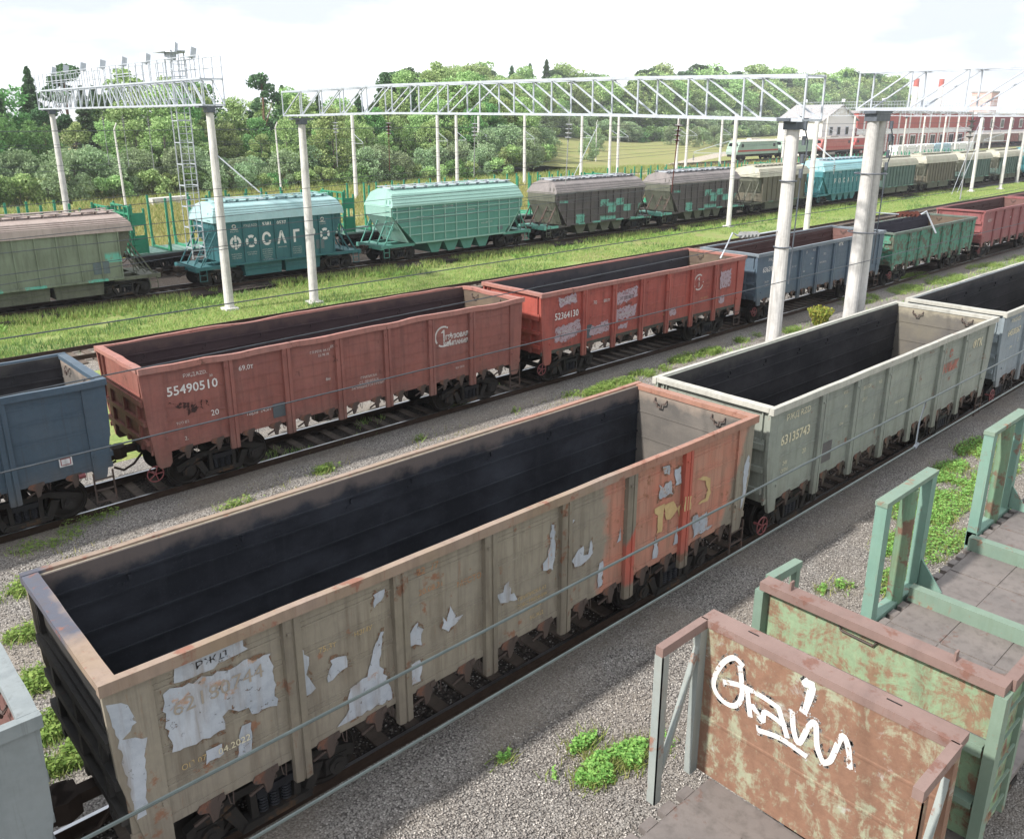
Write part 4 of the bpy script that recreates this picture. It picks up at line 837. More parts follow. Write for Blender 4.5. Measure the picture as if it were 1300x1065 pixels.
for s,y in ((1,4.93),(-1,2.03)):
    mb=MB(); mb.box(X(XW-.0),X(XW-.88),Yy(y-.05),Yy(y+.05),3.38,3.5); mb.build('wing_rail',P_BM,tF)
    mb=MB(); mb.box(X(XW-.88),X(XW-.76),Yy(y-.06),Yy(y-.045),1.3,3.38); mb.box(X(XW-.88),X(XW-.865),Yy(y-.06),Yy(y+.06),1.3,3.38);  mb.build('wing_post',P_GPOST if s>0 else P_W1,tF)
    mb=MB(); mb.box(X(XW-.14),X(XW-.0),Yy(y-.05),Yy(y+.05),1.3,3.38); mb.build('wall_post',P_GPOST if s>0 else P_W1,tF)
    mb=MB(); mb.bar((X(XW-.1),Yy(y),3.2),(X(XW-.8),Yy(y),1.5),.07,.05); mb.build('diagonal_brace',P_GPOST,tF)
gr=[[(4.37,3.13),(4.49,3.17),(4.62,3.04),(4.71,2.83),(4.73,2.65),(4.63,2.53),(4.48,2.51),(4.38,2.59),(4.34,2.75),(4.37,2.96),(4.4,3.09)],[(4.59,2.78),(4.37,2.85),(4.1,2.86),(3.87,2.83)],[(4.28,2.85),(4.25,2.7),(4.21,2.52)],[(4.19,2.67),(4.05,2.55),(4.02,2.68),(3.77,2.64)],[(3.87,2.83),(3.76,2.59),(3.73,2.52)],[(4.08,2.39),(3.8,2.45),(3.49,2.41)],[(3.57,3.36),(3.6,3.3),(3.5,3.3),(3.56,2.95)],[(3.52,3.36),(3.555,2.98)],[(3.7,2.87),(3.66,2.65),(3.58,2.53),(3.49,2.81),(3.42,2.88),(3.37,2.61),(3.28,2.45)],[(3.28,2.45),(3.2,2.55),(3.12,2.9),(3.04,2.82),(2.99,2.58)]]
mb=MB()
for k,sx in enumerate(gr): ribbon(mb,smooth2(sx,6),.13,lambda u,v,d,k=k:(X(XW)-.0058-.0001*k,Yy(u),v))
mb.build('overspray',letterm('spray_haze','#c2c2c0',1.12),tF)
mb=MB()
for k,sx in enumerate(gr):
    pts=smooth2(sx,6); wd=.066
    ribbon(mb,pts,wd,lambda u,v,d,k=k:(X(XW)-.0075-.0003*k-d*.1,Yy(u),v))
mb.build('graffiti',WH_G,tF)
# second wagon: ribbed outer side of its end wall, deck and stakes beyond
tS,X,Yy=flat_car(8.96,23.2,'green flat wagon with tall paired stakes and a grey steel deck, at the lower right',False)
XW=8.96
mb=MB(); mb.box(X(XW+.12),X(XW+.17),Yy(2.1),Yy(4.88),2.70,3.38); mb.build('end_wall',P_W2,tS)
mb=MB(); mb.box(X(XW+.12),X(XW+.17),Yy(2.1),Yy(4.88),1.32,2.62); mb.build('end_wall',P_W2B,tS)
mb=MB(); mb.box(X(XW-.02),X(XW+.2),Yy(2.0),Yy(4.93),3.385,3.5); mb.build('top_beam',P_BM,tS)
mb=MB(); mb.box(X(XW-.04),X(XW+.119),Yy(2.1),Yy(4.86),2.62,2.69); mb.box(X(XW-.04),X(XW-.03),Yy(2.1),Yy(4.86),2.55,2.62); mb.box(X(XW-.04),X(XW+.119),Yy(2.1),Yy(4.86),1.85,1.93); mb.build('shelf_rib',P_BM2,tS)
mb=MB(); mb.tube([(X(XW+.1),Yy(3.9),3.33),(X(XW+.08),Yy(3.85),3.26),(X(XW+.08),Yy(3.45),3.24),(X(XW+.1),Yy(3.4),3.31)],.015); mb.build('wall_handle',M_LAT,tS)
for y in (4.55,2.55):
    mb=MB(); mb.box(X(XW+.06),X(XW+.14),Yy(y-.012),Yy(y+.012),3.501,3.62); mb.build('lug',P_BM,tS)
for s,y in ((1,4.93),(-1,2.03)):
    mb=MB(); mb.box(X(XW-.04),X(XW+.16),Yy(y-.07),Yy(y+.05),1.25,3.38); mb.build('wall_post',P_BM2,tS)
    mb=MB(); mb.prism([(X(XW+.2),3.36),(X(XW+.95),3.36),(X(XW+.95),3.46),(X(XW+.2),3.5)],'y',Yy(y-.07),Yy(y+.05)); mb.build('wing_rail',P_BM if s<0 else P_BM2,tS)
    mb=MB(); mb.box(X(XW+.85),X(XW+.95),Yy(y-.05),Yy(y+.05),1.3,3.35); mb.build('wing_post',P_BM2,tS)
    if s<0:
        mb=MB(); mb.box(X(XW+.16),X(XW+.85),Yy(y+.01),Yy(y+.03),1.3,3.36); mb.build('side_panel',P_W2B,tS)
        for k in range(5):
            mb=MB(); mb.bar((X(XW+.25),Yy(y-.04),1.6+k*.36),(X(XW+.8),Yy(y-.04),1.6+k*.36),.025); mb.build('rung',P_BM2,tS)
for a,b in ((12.46,14.4),(17.05,18.95)):
    for s in (1,-1):
        y=Y0+s*1.45
        for x,w_ in ((a+.1,.2),(b-.1,.2)):
            mb=MB(); mb.prism([(X(x-w_/2),Yy(y-.09)),(X(x+w_/2),Yy(y-.09)),(X(x+w_/2),Yy(y-.075)),(X(x+.015),Yy(y-.075)),(X(x+.015),Yy(y+.07)),(X(x+w_/2),Yy(y+.07)),(X(x+w_/2),Yy(y+.09)),(X(x-w_/2),Yy(y+.09))],'z',.95,3.42); mb.build('stake',P_ST,tS)
        mb=MB(); mb.cyl((X((a+b)/2+.1),Yy(y),1.0),(X((a+b)/2+.1),Yy(y),3.4),.13,n=14); mb.build('stake_pipe',P_PIPE,tS)
        mb=MB(); mb.box(X(a-.02),X(b+.02),Yy(y-.1),Yy(y+.1),3.42,3.5); mb.build('stake_cap',P_BM2,tS)
        mb=MB(); mb.box(X(a),X(b),Yy(y-.1),Yy(y+.1),1.05,1.35); mb.prism([(Yy(y-s*.1),1.35),(Yy(y-s*.5),1.35),(Yy(y-s*.1),1.85)],'x',X(b-.14),X(b-.1)); mb.build('stake_foot',P_ST,tS)
    for x in (a+1.05,b-.1) if a<13 else (b-2.6,b-.1):
        pass
for x in (13.75,16.4,19.6):
    mb=MB(); mb.box(X(x-.09),X(x+.09),Yy(2.15),Yy(4.75),1.316,1.58); mb.build('bolster',P_BM2,tS)
# ---------------- gantries, posts, wires ----------------
def post(mb,x,y,z0,z1,r0=.24,r1=.17,n=18): mb.cyl((x,y,z0),(x,y,z1),r0,r1,n)
def truss_bay(mb,x,y0,y1,z0,z1,hw,bay,ch=.085,dg=.045,cam=None):
    v0=len(mb.v)
    n=max(2,round(abs(y1-y0)/bay)); mid=n//2
    for sx in (-1,1):
        for z in (z0,z1):
            for i in range(n): mb.box(x+sx*hw-ch/2,x+sx*hw+ch/2,y0+(y1-y0)*i/n,y0+(y1-y0)*(i+1)/n,z-ch/2,z+ch/2)
        for i in range(n+1):
            y=y0+(y1-y0)*i/n; mb.bar((x+sx*hw,y,z0),(x+sx*hw,y,z1),dg)
            if i<n:
                y2=y0+(y1-y0)*(i+1)/n
                a,b=((y,z0),(y2,z1)) if i<mid else ((y,z1),(y2,z0))
                mb.bar((x+sx*hw,a[0],a[1]),(x+sx*hw,b[0],b[1]),dg)
    for i in range(n+1):
        y=y0+(y1-y0)*i/n
        for z in (z0,z1): mb.bar((x-hw,y,z),(x+hw,y,z),dg)
        if i<n: y2=y0+(y1-y0)*(i+1)/n; mb.bar((x-hw,y,z1),(x+hw,y2,z1),dg*.8); mb.bar((x-hw,y,z0),(x+hw,y2,z0),dg*.8)
    if cam: mb.v[v0:]=[(a,b,c+cam(b)) for a,b,c in mb.v[v0:]]
def insul(par,p,L_=1.2,n=4,mat=None,dirv=(0,0,-1),nm='insulator_string'):
    p=Vector(p); d=Vector(dirv).normalized(); mb=MB(); mb.cyl(p,p+d*.25,.012,n=5)
    for k in range(n): q=p+d*(.28+k*.15); mb.cyl(q,q+d*.05,.13,.05,n=12)
    mb.cyl(p+d*.28,p+d*(.28+n*.15),.03,n=6); mb.cyl(p+d*(.25+n*.15),p+d*L_,.018,n=5)
    return mb.build(nm,mat or M_INS,par)
def flood(par,x,y,z,ang=0):
    mb=MB(); mb.bar((x,y,z-.1),(x,y,z+.12),.05); c=Vector((x,y,z+.2)); 
    mb.add([tuple(c+Matrix.Rotation(ang,3,'Z')@Vector(v)) for v in [(-.22,-.28,-.2),(-.22,.28,-.2),(-.12,.28,.28),(-.12,-.28,.28),(.1,-.2,-.24),(.1,.2,-.24),(.2,.2,.2),(.2,-.2,.2)]],[(0,1,2,3),(4,7,6,5),(0,4,5,1),(1,5,6,2),(2,6,7,3),(3,7,4,0)])
    return mb.build('floodlight',M_GALV,par)
def gantry(name,label,x,ya,yb,zb=9.35,ht=1.22,hw=.5,bay=1.9,rail=False,posts=((0,),(0,)),lights=(),ends=(.5,.5),cam=None):
    t=thing(name,label,'gantry',(x,(ya+yb)/2,0),0); yc=(ya+yb)/2
    for k,y in enumerate((ya,yb)):
        for dx in posts[k]:
            mb=MB(); post(mb,dx,y-yc,-.5,zb-.12,.25,.18); mb.build('post',M_CONC,t)
        if posts[k]:
            mb=MB(); mb.box(-.6,.6,y-yc-.2,y-yc+.2,zb-.13,zb-.045); mb.box(-.22+min(posts[k]),.22+max(posts[k]),y-yc-.2,y-yc+.2,zb-.36,zb-.133); mb.build('head_plate',M_GALVD,t)
            mb=MB(); mb.box(-.35+min(posts[k]),.35+max(posts[k]),y-yc-.38,y-yc+.38,-.6,-.3); mb.build('foundation',M_CONC,t)
    lo,hi=min(ya,yb)-yc-ends[0],max(ya,yb)-yc+ends[1]
    mb=MB(); truss_bay(mb,0,lo,hi,zb,zb+ht,hw,bay,cam=cam); mb.build('truss',M_GALV,t)
    if rail:
        for sx in (-1,1):
            mb=MB(); n=int((hi-lo)/1.0); 
            for i in range(n+1): y=lo+(hi-lo)*i/n; mb.bar((sx*hw,y,zb+ht),(sx*hw,y,zb+ht+1.05),.035)
            for z in (.55,1.05): mb.bar((sx*hw,lo,zb+ht+z),(sx*hw,hi,zb+ht+z),.035)
            mb.build('handrail',M_GALV,t)
    for y in lights: flood(t,-.1,y-yc,zb+ht+(1.05 if rail else 0),0.3*math.sin(y*7)); 
    return t
g1=gantry('lighting_gantry','floodlit lattice gantry with handrail and ladder, spanning tracks at the far left',18.75,42.3,68.5,9.85,1.2,.55,1.15,True,((0,),(0,)),[43.5,46,49.5,53,56.5,60,63.5,66.5],(.6,.9))
mb=MB()
for dx in (-.35,.35): mb.bar((dx,-9.9,1.9),(dx,-9.9,12.5),.05)
for dy in (-9.2,): 
    for dx in (-.35,.35): mb.bar((dx,dy,2.3),(dx,dy,12.5),.03)
for k in range(31): mb.bar((-.35,-9.9,2.+k*.34),(.35,-9.9,2.+k*.34),.03)
for k in range(9): 
    z=2.5+k*1.1; mb.bar((-.35,-9.9,z),(-.35,-9.2,z),.045); mb.bar((.35,-9.9,z),(.35,-9.2,z),.045); mb.bar((-.35,-9.2,z),(.35,-9.2,z),.045)
mb.build('cage_ladder',M_GALV,g1)
mb=MB(); mb.box(-.6,.6,-10.6,-8.4,12.45,12.5)
mb.build('lamp_platform',M_GALV,g1)
flood(g1,-.4,-10.4,12.4,.5); flood(g1,.3,-8.6,12.4,-.4)
for y in (47.0,50.5,54.5,58): insul(g1,(0,y-55.4,9.6),3.2,4)
mb=MB(); mb.bar((0,-13.1,7.6),(1.6,-14.6,5.6),.05); mb.bar((0,-13.1,5.4),(1.7,-14.6,5.35),.05); mb.build('bracket_arm',M_GALV,g1)
g2=gantry('lattice_gantry','long lattice gantry crossing the middle of the view on two round concrete posts',22.9,40.75,13.0,9.28,1.16,.5,1.9,False,((0,),(0,)),(),(.55,.9),cam=lambda b:float(np.interp(b+26.875,(12,20,33,41.3),(-.11,.06,.17,.07))))
for y in (17,21.8,27,33,37.5): insul(g2,(0,y-26.9,9.3),2.4,4,M_INSB if y in(17,33) else M_INS,(.05,.1,-1))
g3=gantry('lattice_gantry','lattice gantry at the upper right standing on a thick twin concrete post',28.1,13.0,-9.0,9.5,1.13,.5,1.7,False,((-.27,.27),(0,)),(),(.5,.5))
for y in (Y1,Y0): insul(g3,(0,y-2,9.45),2.6,4)
# small fittings hugging the posts of the second and third gantry
for gq,yy,xx in ((g2,13-26.875,.0),(g3,13-2,.27)):
    mb=MB()
    for z in (8.9,8.5,8.0,7.6): mb.cyl((xx+.05,yy-.34,z),(xx+.05,yy-.34,z+.25),.06,n=8)
    mb.tube([(xx+.1,yy-.3,9.0),(xx+.16,yy-.4,8.6),(xx+.1,yy-.42,8.1),(xx+.15,yy-.3,7.7),(xx+.12,yy-.26,4.5)],.02,5)
    for z in (7.5,5.6): mb.ring((xx*.0+ (xx and .0),yy,z),'z',.24 if not xx else .5,.02,16,4)
    mb.build('cable_fitting',M_GALVD,gq)
def cantilever(par,y,z,x1,y1):   # bracket arm with insulators holding a contact wire
    mb=MB(); mb.cyl((0,y,z),(x1*.45,y+(y1-y)*.45,z-.1),.022,n=6); mb.tube([(x1*.75,y+(y1-y)*.75,z-.12),(x1*.86,y+(y1-y)*.8,z-.02),(x1,y1,z-.75)],.028,6); mb.build('bracket_arm',M_GALV,par)
    mb=MB()
    for k in range(5):
        t=.45+k*.06; q=Vector((x1*t,y+(y1-y)*t,z-.1)); mb.cyl(q,q+Vector((.05,.02,0)),.1,.05,n=10)
    mb.cyl((x1*.45,y+(y1-y)*.45,z-.1),(x1*.76,y+(y1-y)*.76,z-.12),.025,n=6); mb.build('rod_insulator',M_INSB if par is g3 else M_INS,par)
cantilever(g3,13-2,6.25,2.2,13-2-1.5); cantilever(g2,13-26.875,6.1,-1.8,13-26.875+.9)
def hit(px,py,z=None,y=None):
    d=fw+rt*((px-650)/1071.89)+up*((487.5-py)/1071.89); 
    k=(z-H)/d.z if z is not None else y/d.y
    return Vector((d.x*k,d.y*k,H+d.z*k))
# single concrete poles
def pole(x,y,label,ztop=9.3,r=(.23,.17),arm=None,group='concrete catenary poles',mat=None,foot=True):
    t=thing('catenary_pole',label,'pole',(x,y,0),0,group); mb=MB(); post(mb,0,0,-.6,ztop,r[0],r[1],12); mb.build('post',mat or M_CONC2,t)
    if foot: mb=MB(); mb.box(-.38,.38,-.38,.38,-.6,-.28); mb.build('foundation',mat or M_CONC2,t)
    if arm:
        mb=MB(); mb.bar((0,0,7.4),(arm[0],arm[1],6.3),.05); mb.bar((0,0,6.2),(arm[0],arm[1],6.2),.05); mb.build('bracket_arm',M_GALV,t); insul(t,(arm[0],arm[1],6.25),.9,3)
    return t
pole(68.6,44.6,'concrete pole standing in the grass in front of the second dark hopper',9.6,arm=(-2.5,2.6))
pole(61.5,33.0,'concrete pole between the long gantry end post and the twin post, behind the blue wagon',9.3,arm=(-1.5,-2.5))
pole(127.0,44.4,'second concrete pole from the right edge, standing in the grass strip',9.3,arm=(-2,2.5)); pole(134.5,43.2,'rightmost concrete pole standing in the grass strip',9.3,arm=(-2,2.5))
bgp=[(60.5,95,'leftmost pole of the background row, just right of the front gantry post'),(75.5,97,'background pole behind the left half of the mint hopper'),(80.5,99.,'background pole directly right of its twin behind the mint hopper'),(92.7,97.5,'background pole behind the right end of the mint hopper'),(105,97,'background pole behind the first dark hopper'),(112,97,'first pole of a close pair in front of the grassy clearing'),(113.5,96.5,'second pole of a close pair in front of the grassy clearing'),(128,95,'background pole in the middle of the grassy clearing'),(133.5,97,'background pole right of the clearing'),(146,98,'background pole left of the green locomotive'),(101,118,'slim pole at the edge of the willow bushes'),(152,88,'background pole in front of the green locomotive'),(172,90,'background pole in front of the red locomotive'),(188,92,'background pole beside the white gabled house'),(206,94,'background pole in front of the red building'),(220,90,'background pole right part of the red building'),(238,92,'background pole near the end of the red building'),(252,94,'background pole before the dark red building'),(266,90,'farthest background pole at the right edge')]
for x,y,l in bgp: pole(x,y,l,9.6,(.26,.2),arm=(0,-2.2),group='poles of the background row',foot=False)
for x,y,l in ((29.5,88,'thin leaning lamp pole behind the left gantry'),(49.,93,'short slim pole left of the second gantry post, at the bushes'),(95,131,'slim pole in front of the willow thicket'),(150,134,'white slender mast in the clearing')):
    t=thing('slim_pole',l,'pole',(x,y,0)); mb=MB(); mb.cyl((0,0,-.6),(-.15,0,8.2),.13,.08,n=8); mb.tube([(-.15,0,8.2),(.1,-.1,8.8)],.06); mb.build('post',M_CONC2,t)
# faraway lighting gantries above the yard
def far_gantry(x,ya,yb,l): gantry('far_gantry',l,x,ya,yb,9.6,1.3,.55,2.4,True,((0,),(0,)),np.linspace(ya+1,yb-1,6),(.6,.6))
far_gantry(150,46,84,'distant floodlit gantry above the green locomotive'); far_gantry(205,46,88,'farther floodlit gantry in front of the white gabled house'); far_gantry(262,46,92,'farthest floodlit gantry before the red building')
# wires
def wire(name,label,pts,r=.009,mat=None,drop=None):
    t=MB(); t.tube(pts,r,5); o=t.build(name,mat or M_WIRED); return tag(o,label,'wire',kind=None)
def sag(a,b,s,n=18): a=Vector(a);b=Vector(b); return [a.lerp(b,i/n)-Vector((0,0,s*4*(i/n)*(1-i/n))) for i in range(n+1)]
def catenary(label1,label2,y,yc,zc,zm,x0,x1,r=.012,drops=()):
    t=thing('overhead_line',label1,'wire',(x0,y,0)); 
    mb=MB(); mb.tube([(0,0,zc),(x1-x0,0,zc)],r,6); mb.build('contact_wire',M_WIRE,t)
    mb=MB(); mb.tube([(0,0,zm),(x1-x0,(yc-y),zm)],r,6); mb.build('messenger_wire',M_WIRE,t)
    for d in drops: mb=MB(); mb.tube([(d-x0,0,zm),(d-x0-.04,0.02,(zc+zm)/2),(d-x0-.1,0,zc)],.008,5); mb.cyl((d-x0-.13,0,zc-.01),(d-x0-.05,0,zc+.02),.022,n=6); mb.build('dropper',M_GALVD,t)
catenary('thick pair of overhead wires joined by droppers above the lower right track','',3.34,3.34,5.8,6.3,-4,28,.0095,[9.22])
def pw(name,label,a,b,z=None,y0=None,ext=(-8,120),r=.009,mat=None,s=.0):
    P=hit(a[0],a[1],z=z); Q=hit(b[0],b[1],z=z); d=(Q-P).normalized(); k0=(ext[0]-P.x)/d.x; k1=(ext[1]-P.x)/d.x
    return wire(name,label,sag(P+d*k0,P+d*k1,s),r,mat)
pw('overhead_wire','thin wire crossing the lower part of the red wagons',(0,600.5),(980,361),5.6,r=.011,ext=(-8,70))
pw('overhead_wire','thin wire along the top edge of red wagon 55490510',(0,503.6),(175,468),5.8,ext=(-8,60),r=.011)
pw('overhead_wire','single dark wire above the bright grass strip',(0,430.5),(901,291),5.8,ext=(-8,130),r=.013)
pw('overhead_wire','lower dark wire across the olive hopper side',(0,350),(144,331),5.8,ext=(-4,140),r=.010)
pw('overhead_wire','dark wire just under the lower one on the olive hopper',(0,362),(144,339),5.8,ext=(-4,140),r=.009)
pw('overhead_wire','upper dark wire above the hopper roofs',(0,263),(180,248),6.0,ext=(-4,160),r=.013)
pw('overhead_wire','wire brushing the roof of the olive hopper',(0,276),(180,259),6.0,ext=(-4,160),r=.013)
pw('overhead_wire','wire level with the hopper eaves',(0,305),(180,286),5.9,ext=(-4,160),r=.011)
pw('overhead_wire','wire crossing the upper hopper sides',(0,322),(180,303),5.9,ext=(-4,160),r=.011)
for y,z,l in ((54.8,6.3,'wire above the green timber wagons'),(54.8,7.6,'messenger wire above the green timber wagons'),(61,6.3,'wire beyond the green timber wagons'),(61,7.6,'upper wire beyond the green timber wagons'),(48,8.6,'high wire below the gantry trusses'),(66,8.4,'high far wire in front of the forest')): wire('overhead_wire',l,sag((-10,y,z),(280,y,z),.0),.011)
# guy wires in the grass, counterweights
for (a,b,l) in (((1239,143),(1208,247),'pair of guy rods left of the second last pole'),):
    P=hit(1208,247,z=-.4); wire('guy_rod',l,[P,(P.x+7,P.y+.3,9)],.03,M_GALV); P=hit(1215,245,z=-.4); wire('guy_rod','second guy rod beside the first one',[P,(P.x+7,P.y+.3,8)],.03,M_GALV)
P=hit(512,226,z=0); wire('guy_rod','slanting guy rod in front of the bushes above the mint hopper',[(62,60,1),(68.5,61,8.6)],.03,M_GALV)
# ---------------- far buildings and trains ----------------
def building(name,label,cat,x0,x1,y0,y1,h,wall,roofm,group=None): 
    t=thing(name,label,cat,((x0+x1)/2,(y0+y1)/2,-.6),0,group); return t,(x1-x0)/2,(y1-y0)/2
M_BRK=paint('red_brick','#a85048','#b05a50',.0,'#7a4040',.2,'#a06058',.8,60); M_BRK2=paint('dark_red_brick','#7a2c34','#843038',.0,'#5a2424',.2,'#6a2a30',.8,61); M_WHT=plain('white_plaster','#d8d4d0',.8,0,.06); M_WIN=plain('dark_glass','#1a1e26',.15); M_ROOF=plain('grey_sheet_roof','#9a9696',.6)
t,a,b=building('depot_building','long red depot building with white bands and big windows','building',243,327,118,140,11.5,None,None)
mb=MB(); mb.box(-a,a,-b,b,0,11.2); mb.build('wall',M_BRK,t); mb=MB(); mb.box(-a-.3,a+.3,-b-.3,b+.3,11.2,11.9); mb.build('roof',M_ROOF,t)
mb=MB(); mb.box(-a-.05,a+.05,-b-.08,-b,5.2,6.8); mb.build('white_band',M_WHT,t)
for i in range(11):
    x=-a+4+i*(2*a-8)/10; mb=MB(); mb.box(x-.4,x+.4,-b-.18,-b,0,11.2); mb.build('pilaster',M_WHT,t)
    if i<10:
        f=MB(); f.box(x+1.6,x+5.6,-b-.12,-b-.0,.6,4.9); fo=f.build('window',M_WHT,t); p_=MB(); p_.box(x+1.9,x+3.5,-b-.14,-b-.121,.9,4.6); p_.box(x+3.7,x+5.3,-b-.14,-b-.121,.9,4.6); p_.build('pane',M_WIN,fo)
t,a,b=building('brick_building','dark red brick building right of the depot','building',328,400,117,138,11,None,None)
mb=MB(); mb.box(-a,a,-b,b,0,11.0); mb.build('wall',M_BRK2,t); mb=MB(); mb.box(-a-.3,a+.3,-b-.3,b+.3,11.0,11.7); mb.build('roof',M_WHT,t)
mb=MB(); mb.box(-a-.05,a+.05,-b-.1,-b,4.6,5.6); mb.build('white_band',M_WHT,t)
for i in range(6):
    x=-a+5+i*10; f=MB(); f.box(x,x+3.6,-b-.12,-b,6.3,9.6); fo=f.build('window',M_WHT,t); p_=MB(); p_.box(x+.3,x+3.3,-b-.14,-b-.121,6.6,9.3); p_.build('pane',M_WIN,fo)
t,a,b=building('gabled_house','small white two storey house with a pale gabled roof','house',221,240,117,130,10,None,None)
mb=MB(); mb.box(-a,a,-b,b,0,9.3); mb.prism([(-b,9.3),(b,9.3),(0,13.2)],'x',-a,a) if 0 else mb.prism([(-a,9.3),(a,9.3),(0,13.0)],'y',-b,b); mb.build('wall',M_WHT,t)
mb=MB(); 
for s in (-1,1): mb.prism([(0,13.02),(s*(a+.6),9.0),(s*(a+.6),9.3),(0,13.35)],'y',-b-.6,b+.6)
mb.build('roof',M_ROOF,t)
for x in (-5.5,-1.2,3.5):
    for z in (1.8,5.4): f=MB(); f.box(x,x+1.8,-b-.1,-b,z,z+2.2); fo=f.build('window',M_GALV,t); p_=MB(); p_.box(x+.15,x+1.65,-b-.12,-b-.101,z+.15,z+2.05); p_.build('pane',M_WIN,fo)
t,a,b=building('connecting_building','low pink building between the white house and the depot','building',240.6,242.6,119,130,9,None,None)
mb=MB(); mb.box(-a,a,-b,b,0,10.4); mb.build('wall',M_BRK,t)
for x,y,h,l,m in ((354,150,24.5,'slender chimney with red top behind the depot, left one',M_WHT),(378,150,25,'second slender chimney with red top behind the depot',M_WHT)):
    t=thing('chimney',l,'chimney',(x,y,-.6)); mb=MB(); mb.cyl((0,0,0),(0,0,h-3),1.5,1.0,n=14); mb.build('shaft',m,t); mb=MB(); mb.cyl((0,0,h-3),(0,0,h),1.0,.95,n=14); mb.build('top',M_BRK,t)
t=thing('silo_tower','pale pinkish tower behind the red depot','tower',(405,142,-.6)); mb=MB(); mb.box(-4,4,-4,4,0,20); mb.build('wall',paint('pale_pink','#cba39a','#c49a90'),t); mb=MB(); mb.box(-4.3,4.3,-4.3,4.3,20,20.6); mb.build('roof',M_ROOF,t)
# stacked white bags
MBAG=plain('white_bags','#dcdcdc',.8); MBAG2=plain('blue_tarp','#9cbccf',.7)
k=0
for i in range(9):
    x=230+i*5.8; mb=MB()
    for j in range(3):
        for q in range(3): mb.prism([(-2.6+q*1.8,.1+j*1.0),(-1.0+q*1.8,.1+j*1.0),(-.85+q*1.8,.6+j*1.0),(-1.05+q*1.8,1.05+j*1.0),(-2.55+q*1.8,1.05+j*1.0),(-2.75+q*1.8,.5+j*1.0)],'y',-1.2,1.2)
    o=mb.build('bag_stack',MBAG2 if i in (4,5) else MBAG,None,(x,100,-.6)); tag(o,'pallet stack of pale blue bags in front of the depot' if i in(4,5) else 'pallet stack of white bags in front of the depot','bag stack','stacked bags in front of the depot')
def loco(name,label,xc,L_,body,roofc,stripe,cabw=2.6,cat='locomotive',nose=1.2):
    t=thing(name,label,cat,(xc,Y6,0)); h=L_/2
    mb=MB(); mb.prism([(-h+.1,1.3),(-h,1.9),(-h+nose*.3,2.9),(-h+nose,4.1),(h-nose,4.1),(h-nose*.3,2.9),(h,1.9),(h-.1,1.3)],'y',-1.5,1.5); mb.build('body',body,t)
    mb=MB(); mb.prism([(-1.45,4.1),(1.45,4.1),(1.0,4.5),(-1.0,4.5)],'x',-h+nose+.1,h-nose-.1); mb.box(-2,2,-.6,.6,4.5,4.8); mb.build('roof',roofc,t)
    for s in (-1,1):
        mb=MB(); mb.box(-h+.25,h-.25,s*1.5,s*1.53,1.9,2.25); mb.build('stripe',stripe,t)
        for e in (-1,1):
            mb=MB(); mb.box(e*(h-nose-1.3),e*(h-nose-.4),s*1.5,s*1.54,2.9,3.6); mb.build('window',M_WIN,t)
    for e in (-1,1):
        mb=MB(); mb.prism([(-1.2,3.0),(1.2,3.0),(1.0,3.8),(-1.0,3.8)],'x',e*(h-nose*.5)+e*.0,e*(h-nose*.5)+e*.12); mb.build('windscreen',M_WIN,t)
    mb=MB(); mb.box(-h+.3,h-.3,-1.3,1.3,.8,1.298); mb.build('underframe',M_BOG,t)
    for s in (-1,1): bogie(t,s*(h-3)); coupler(t,s*(h-.1),s)
    return t
LG=paint('loco_sage','#7f9a88','#8aa694',.05,'#6a6a5a',.2,'#7a8a7c',.5,70); LW=paint('loco_cream','#c4beb0','#bcb4a4'); LR=paint('loco_red','#b0403a','#a83c38',.05); LGY=paint('loco_grey','#a09890','#8f8880',.05)
loco('locomotive','sage green and cream locomotive on the far track, left of the red ones',180,17.5,LG,LW,LR); loco('locomotive','second sage green locomotive section coupled behind the first',198.5,17.5,LG,LW,LG)
loco('locomotive','faded red locomotive on the far track in front of the white house',217.5,17,paint('loco_pinkred','#b4605a','#a85650'),LGY,LR); loco('locomotive','red locomotive with a grey skirt on the far track beside the depot',235.5,17,LR,LGY,LGY)
def boxcar(xc,label,body,roofc,L_=13.5):
    t=thing('box_wagon',label,'wagon',(xc,Y6,0),0,'wagons on the far track'); h=L_/2
    mb=MB(); mb.box(-h,h,-1.5,1.5,1.25,4.0); 
    for i in range(9): x=-h+.1+i*(2*h-.2)/8; mb.box(x-.05,x+.05,-1.56,-1.5,1.25,4.0)
    mb.build('body',body,t); mb=MB(); mb.prism([(-1.58,4.0),(1.58,4.0),(.8,4.5),(-.8,4.5)],'x',-h-.05,h+.05); mb.build('roof',roofc,t)
    mb=MB(); mb.box(-1,1,-1.6,-1.56,1.3,3.7); mb.build('door',body,t)
    for s in (-1,1): bogie(t,s*(h-2.4)); coupler(t,s*(h-.1),s)
for i,(m,l) in enumerate(((LGY,'pale grey box wagon on the far track, just right of the red locomotive'),(LGY,'grey box wagon in front of the depot'),(paint('wagon_redbrown','#8a4a44'),'red brown box wagon before the dark red building'),(LGY,'grey box wagon near the right edge on the far track'),(LR,'bright red box wagon at the right edge on the far track'))): boxcar(318+i*14.6,l,m,LGY)
# lumber, slab and small things behind the hoppers
mb=MB(); mb.box(-2.6,2.6,-.6,.6,0,.8); o=mb.build('concrete_slab',M_CONC,None,(40.,104,-.6),.2); tag(o,'pale concrete block lying at the forest edge on the left','concrete block')
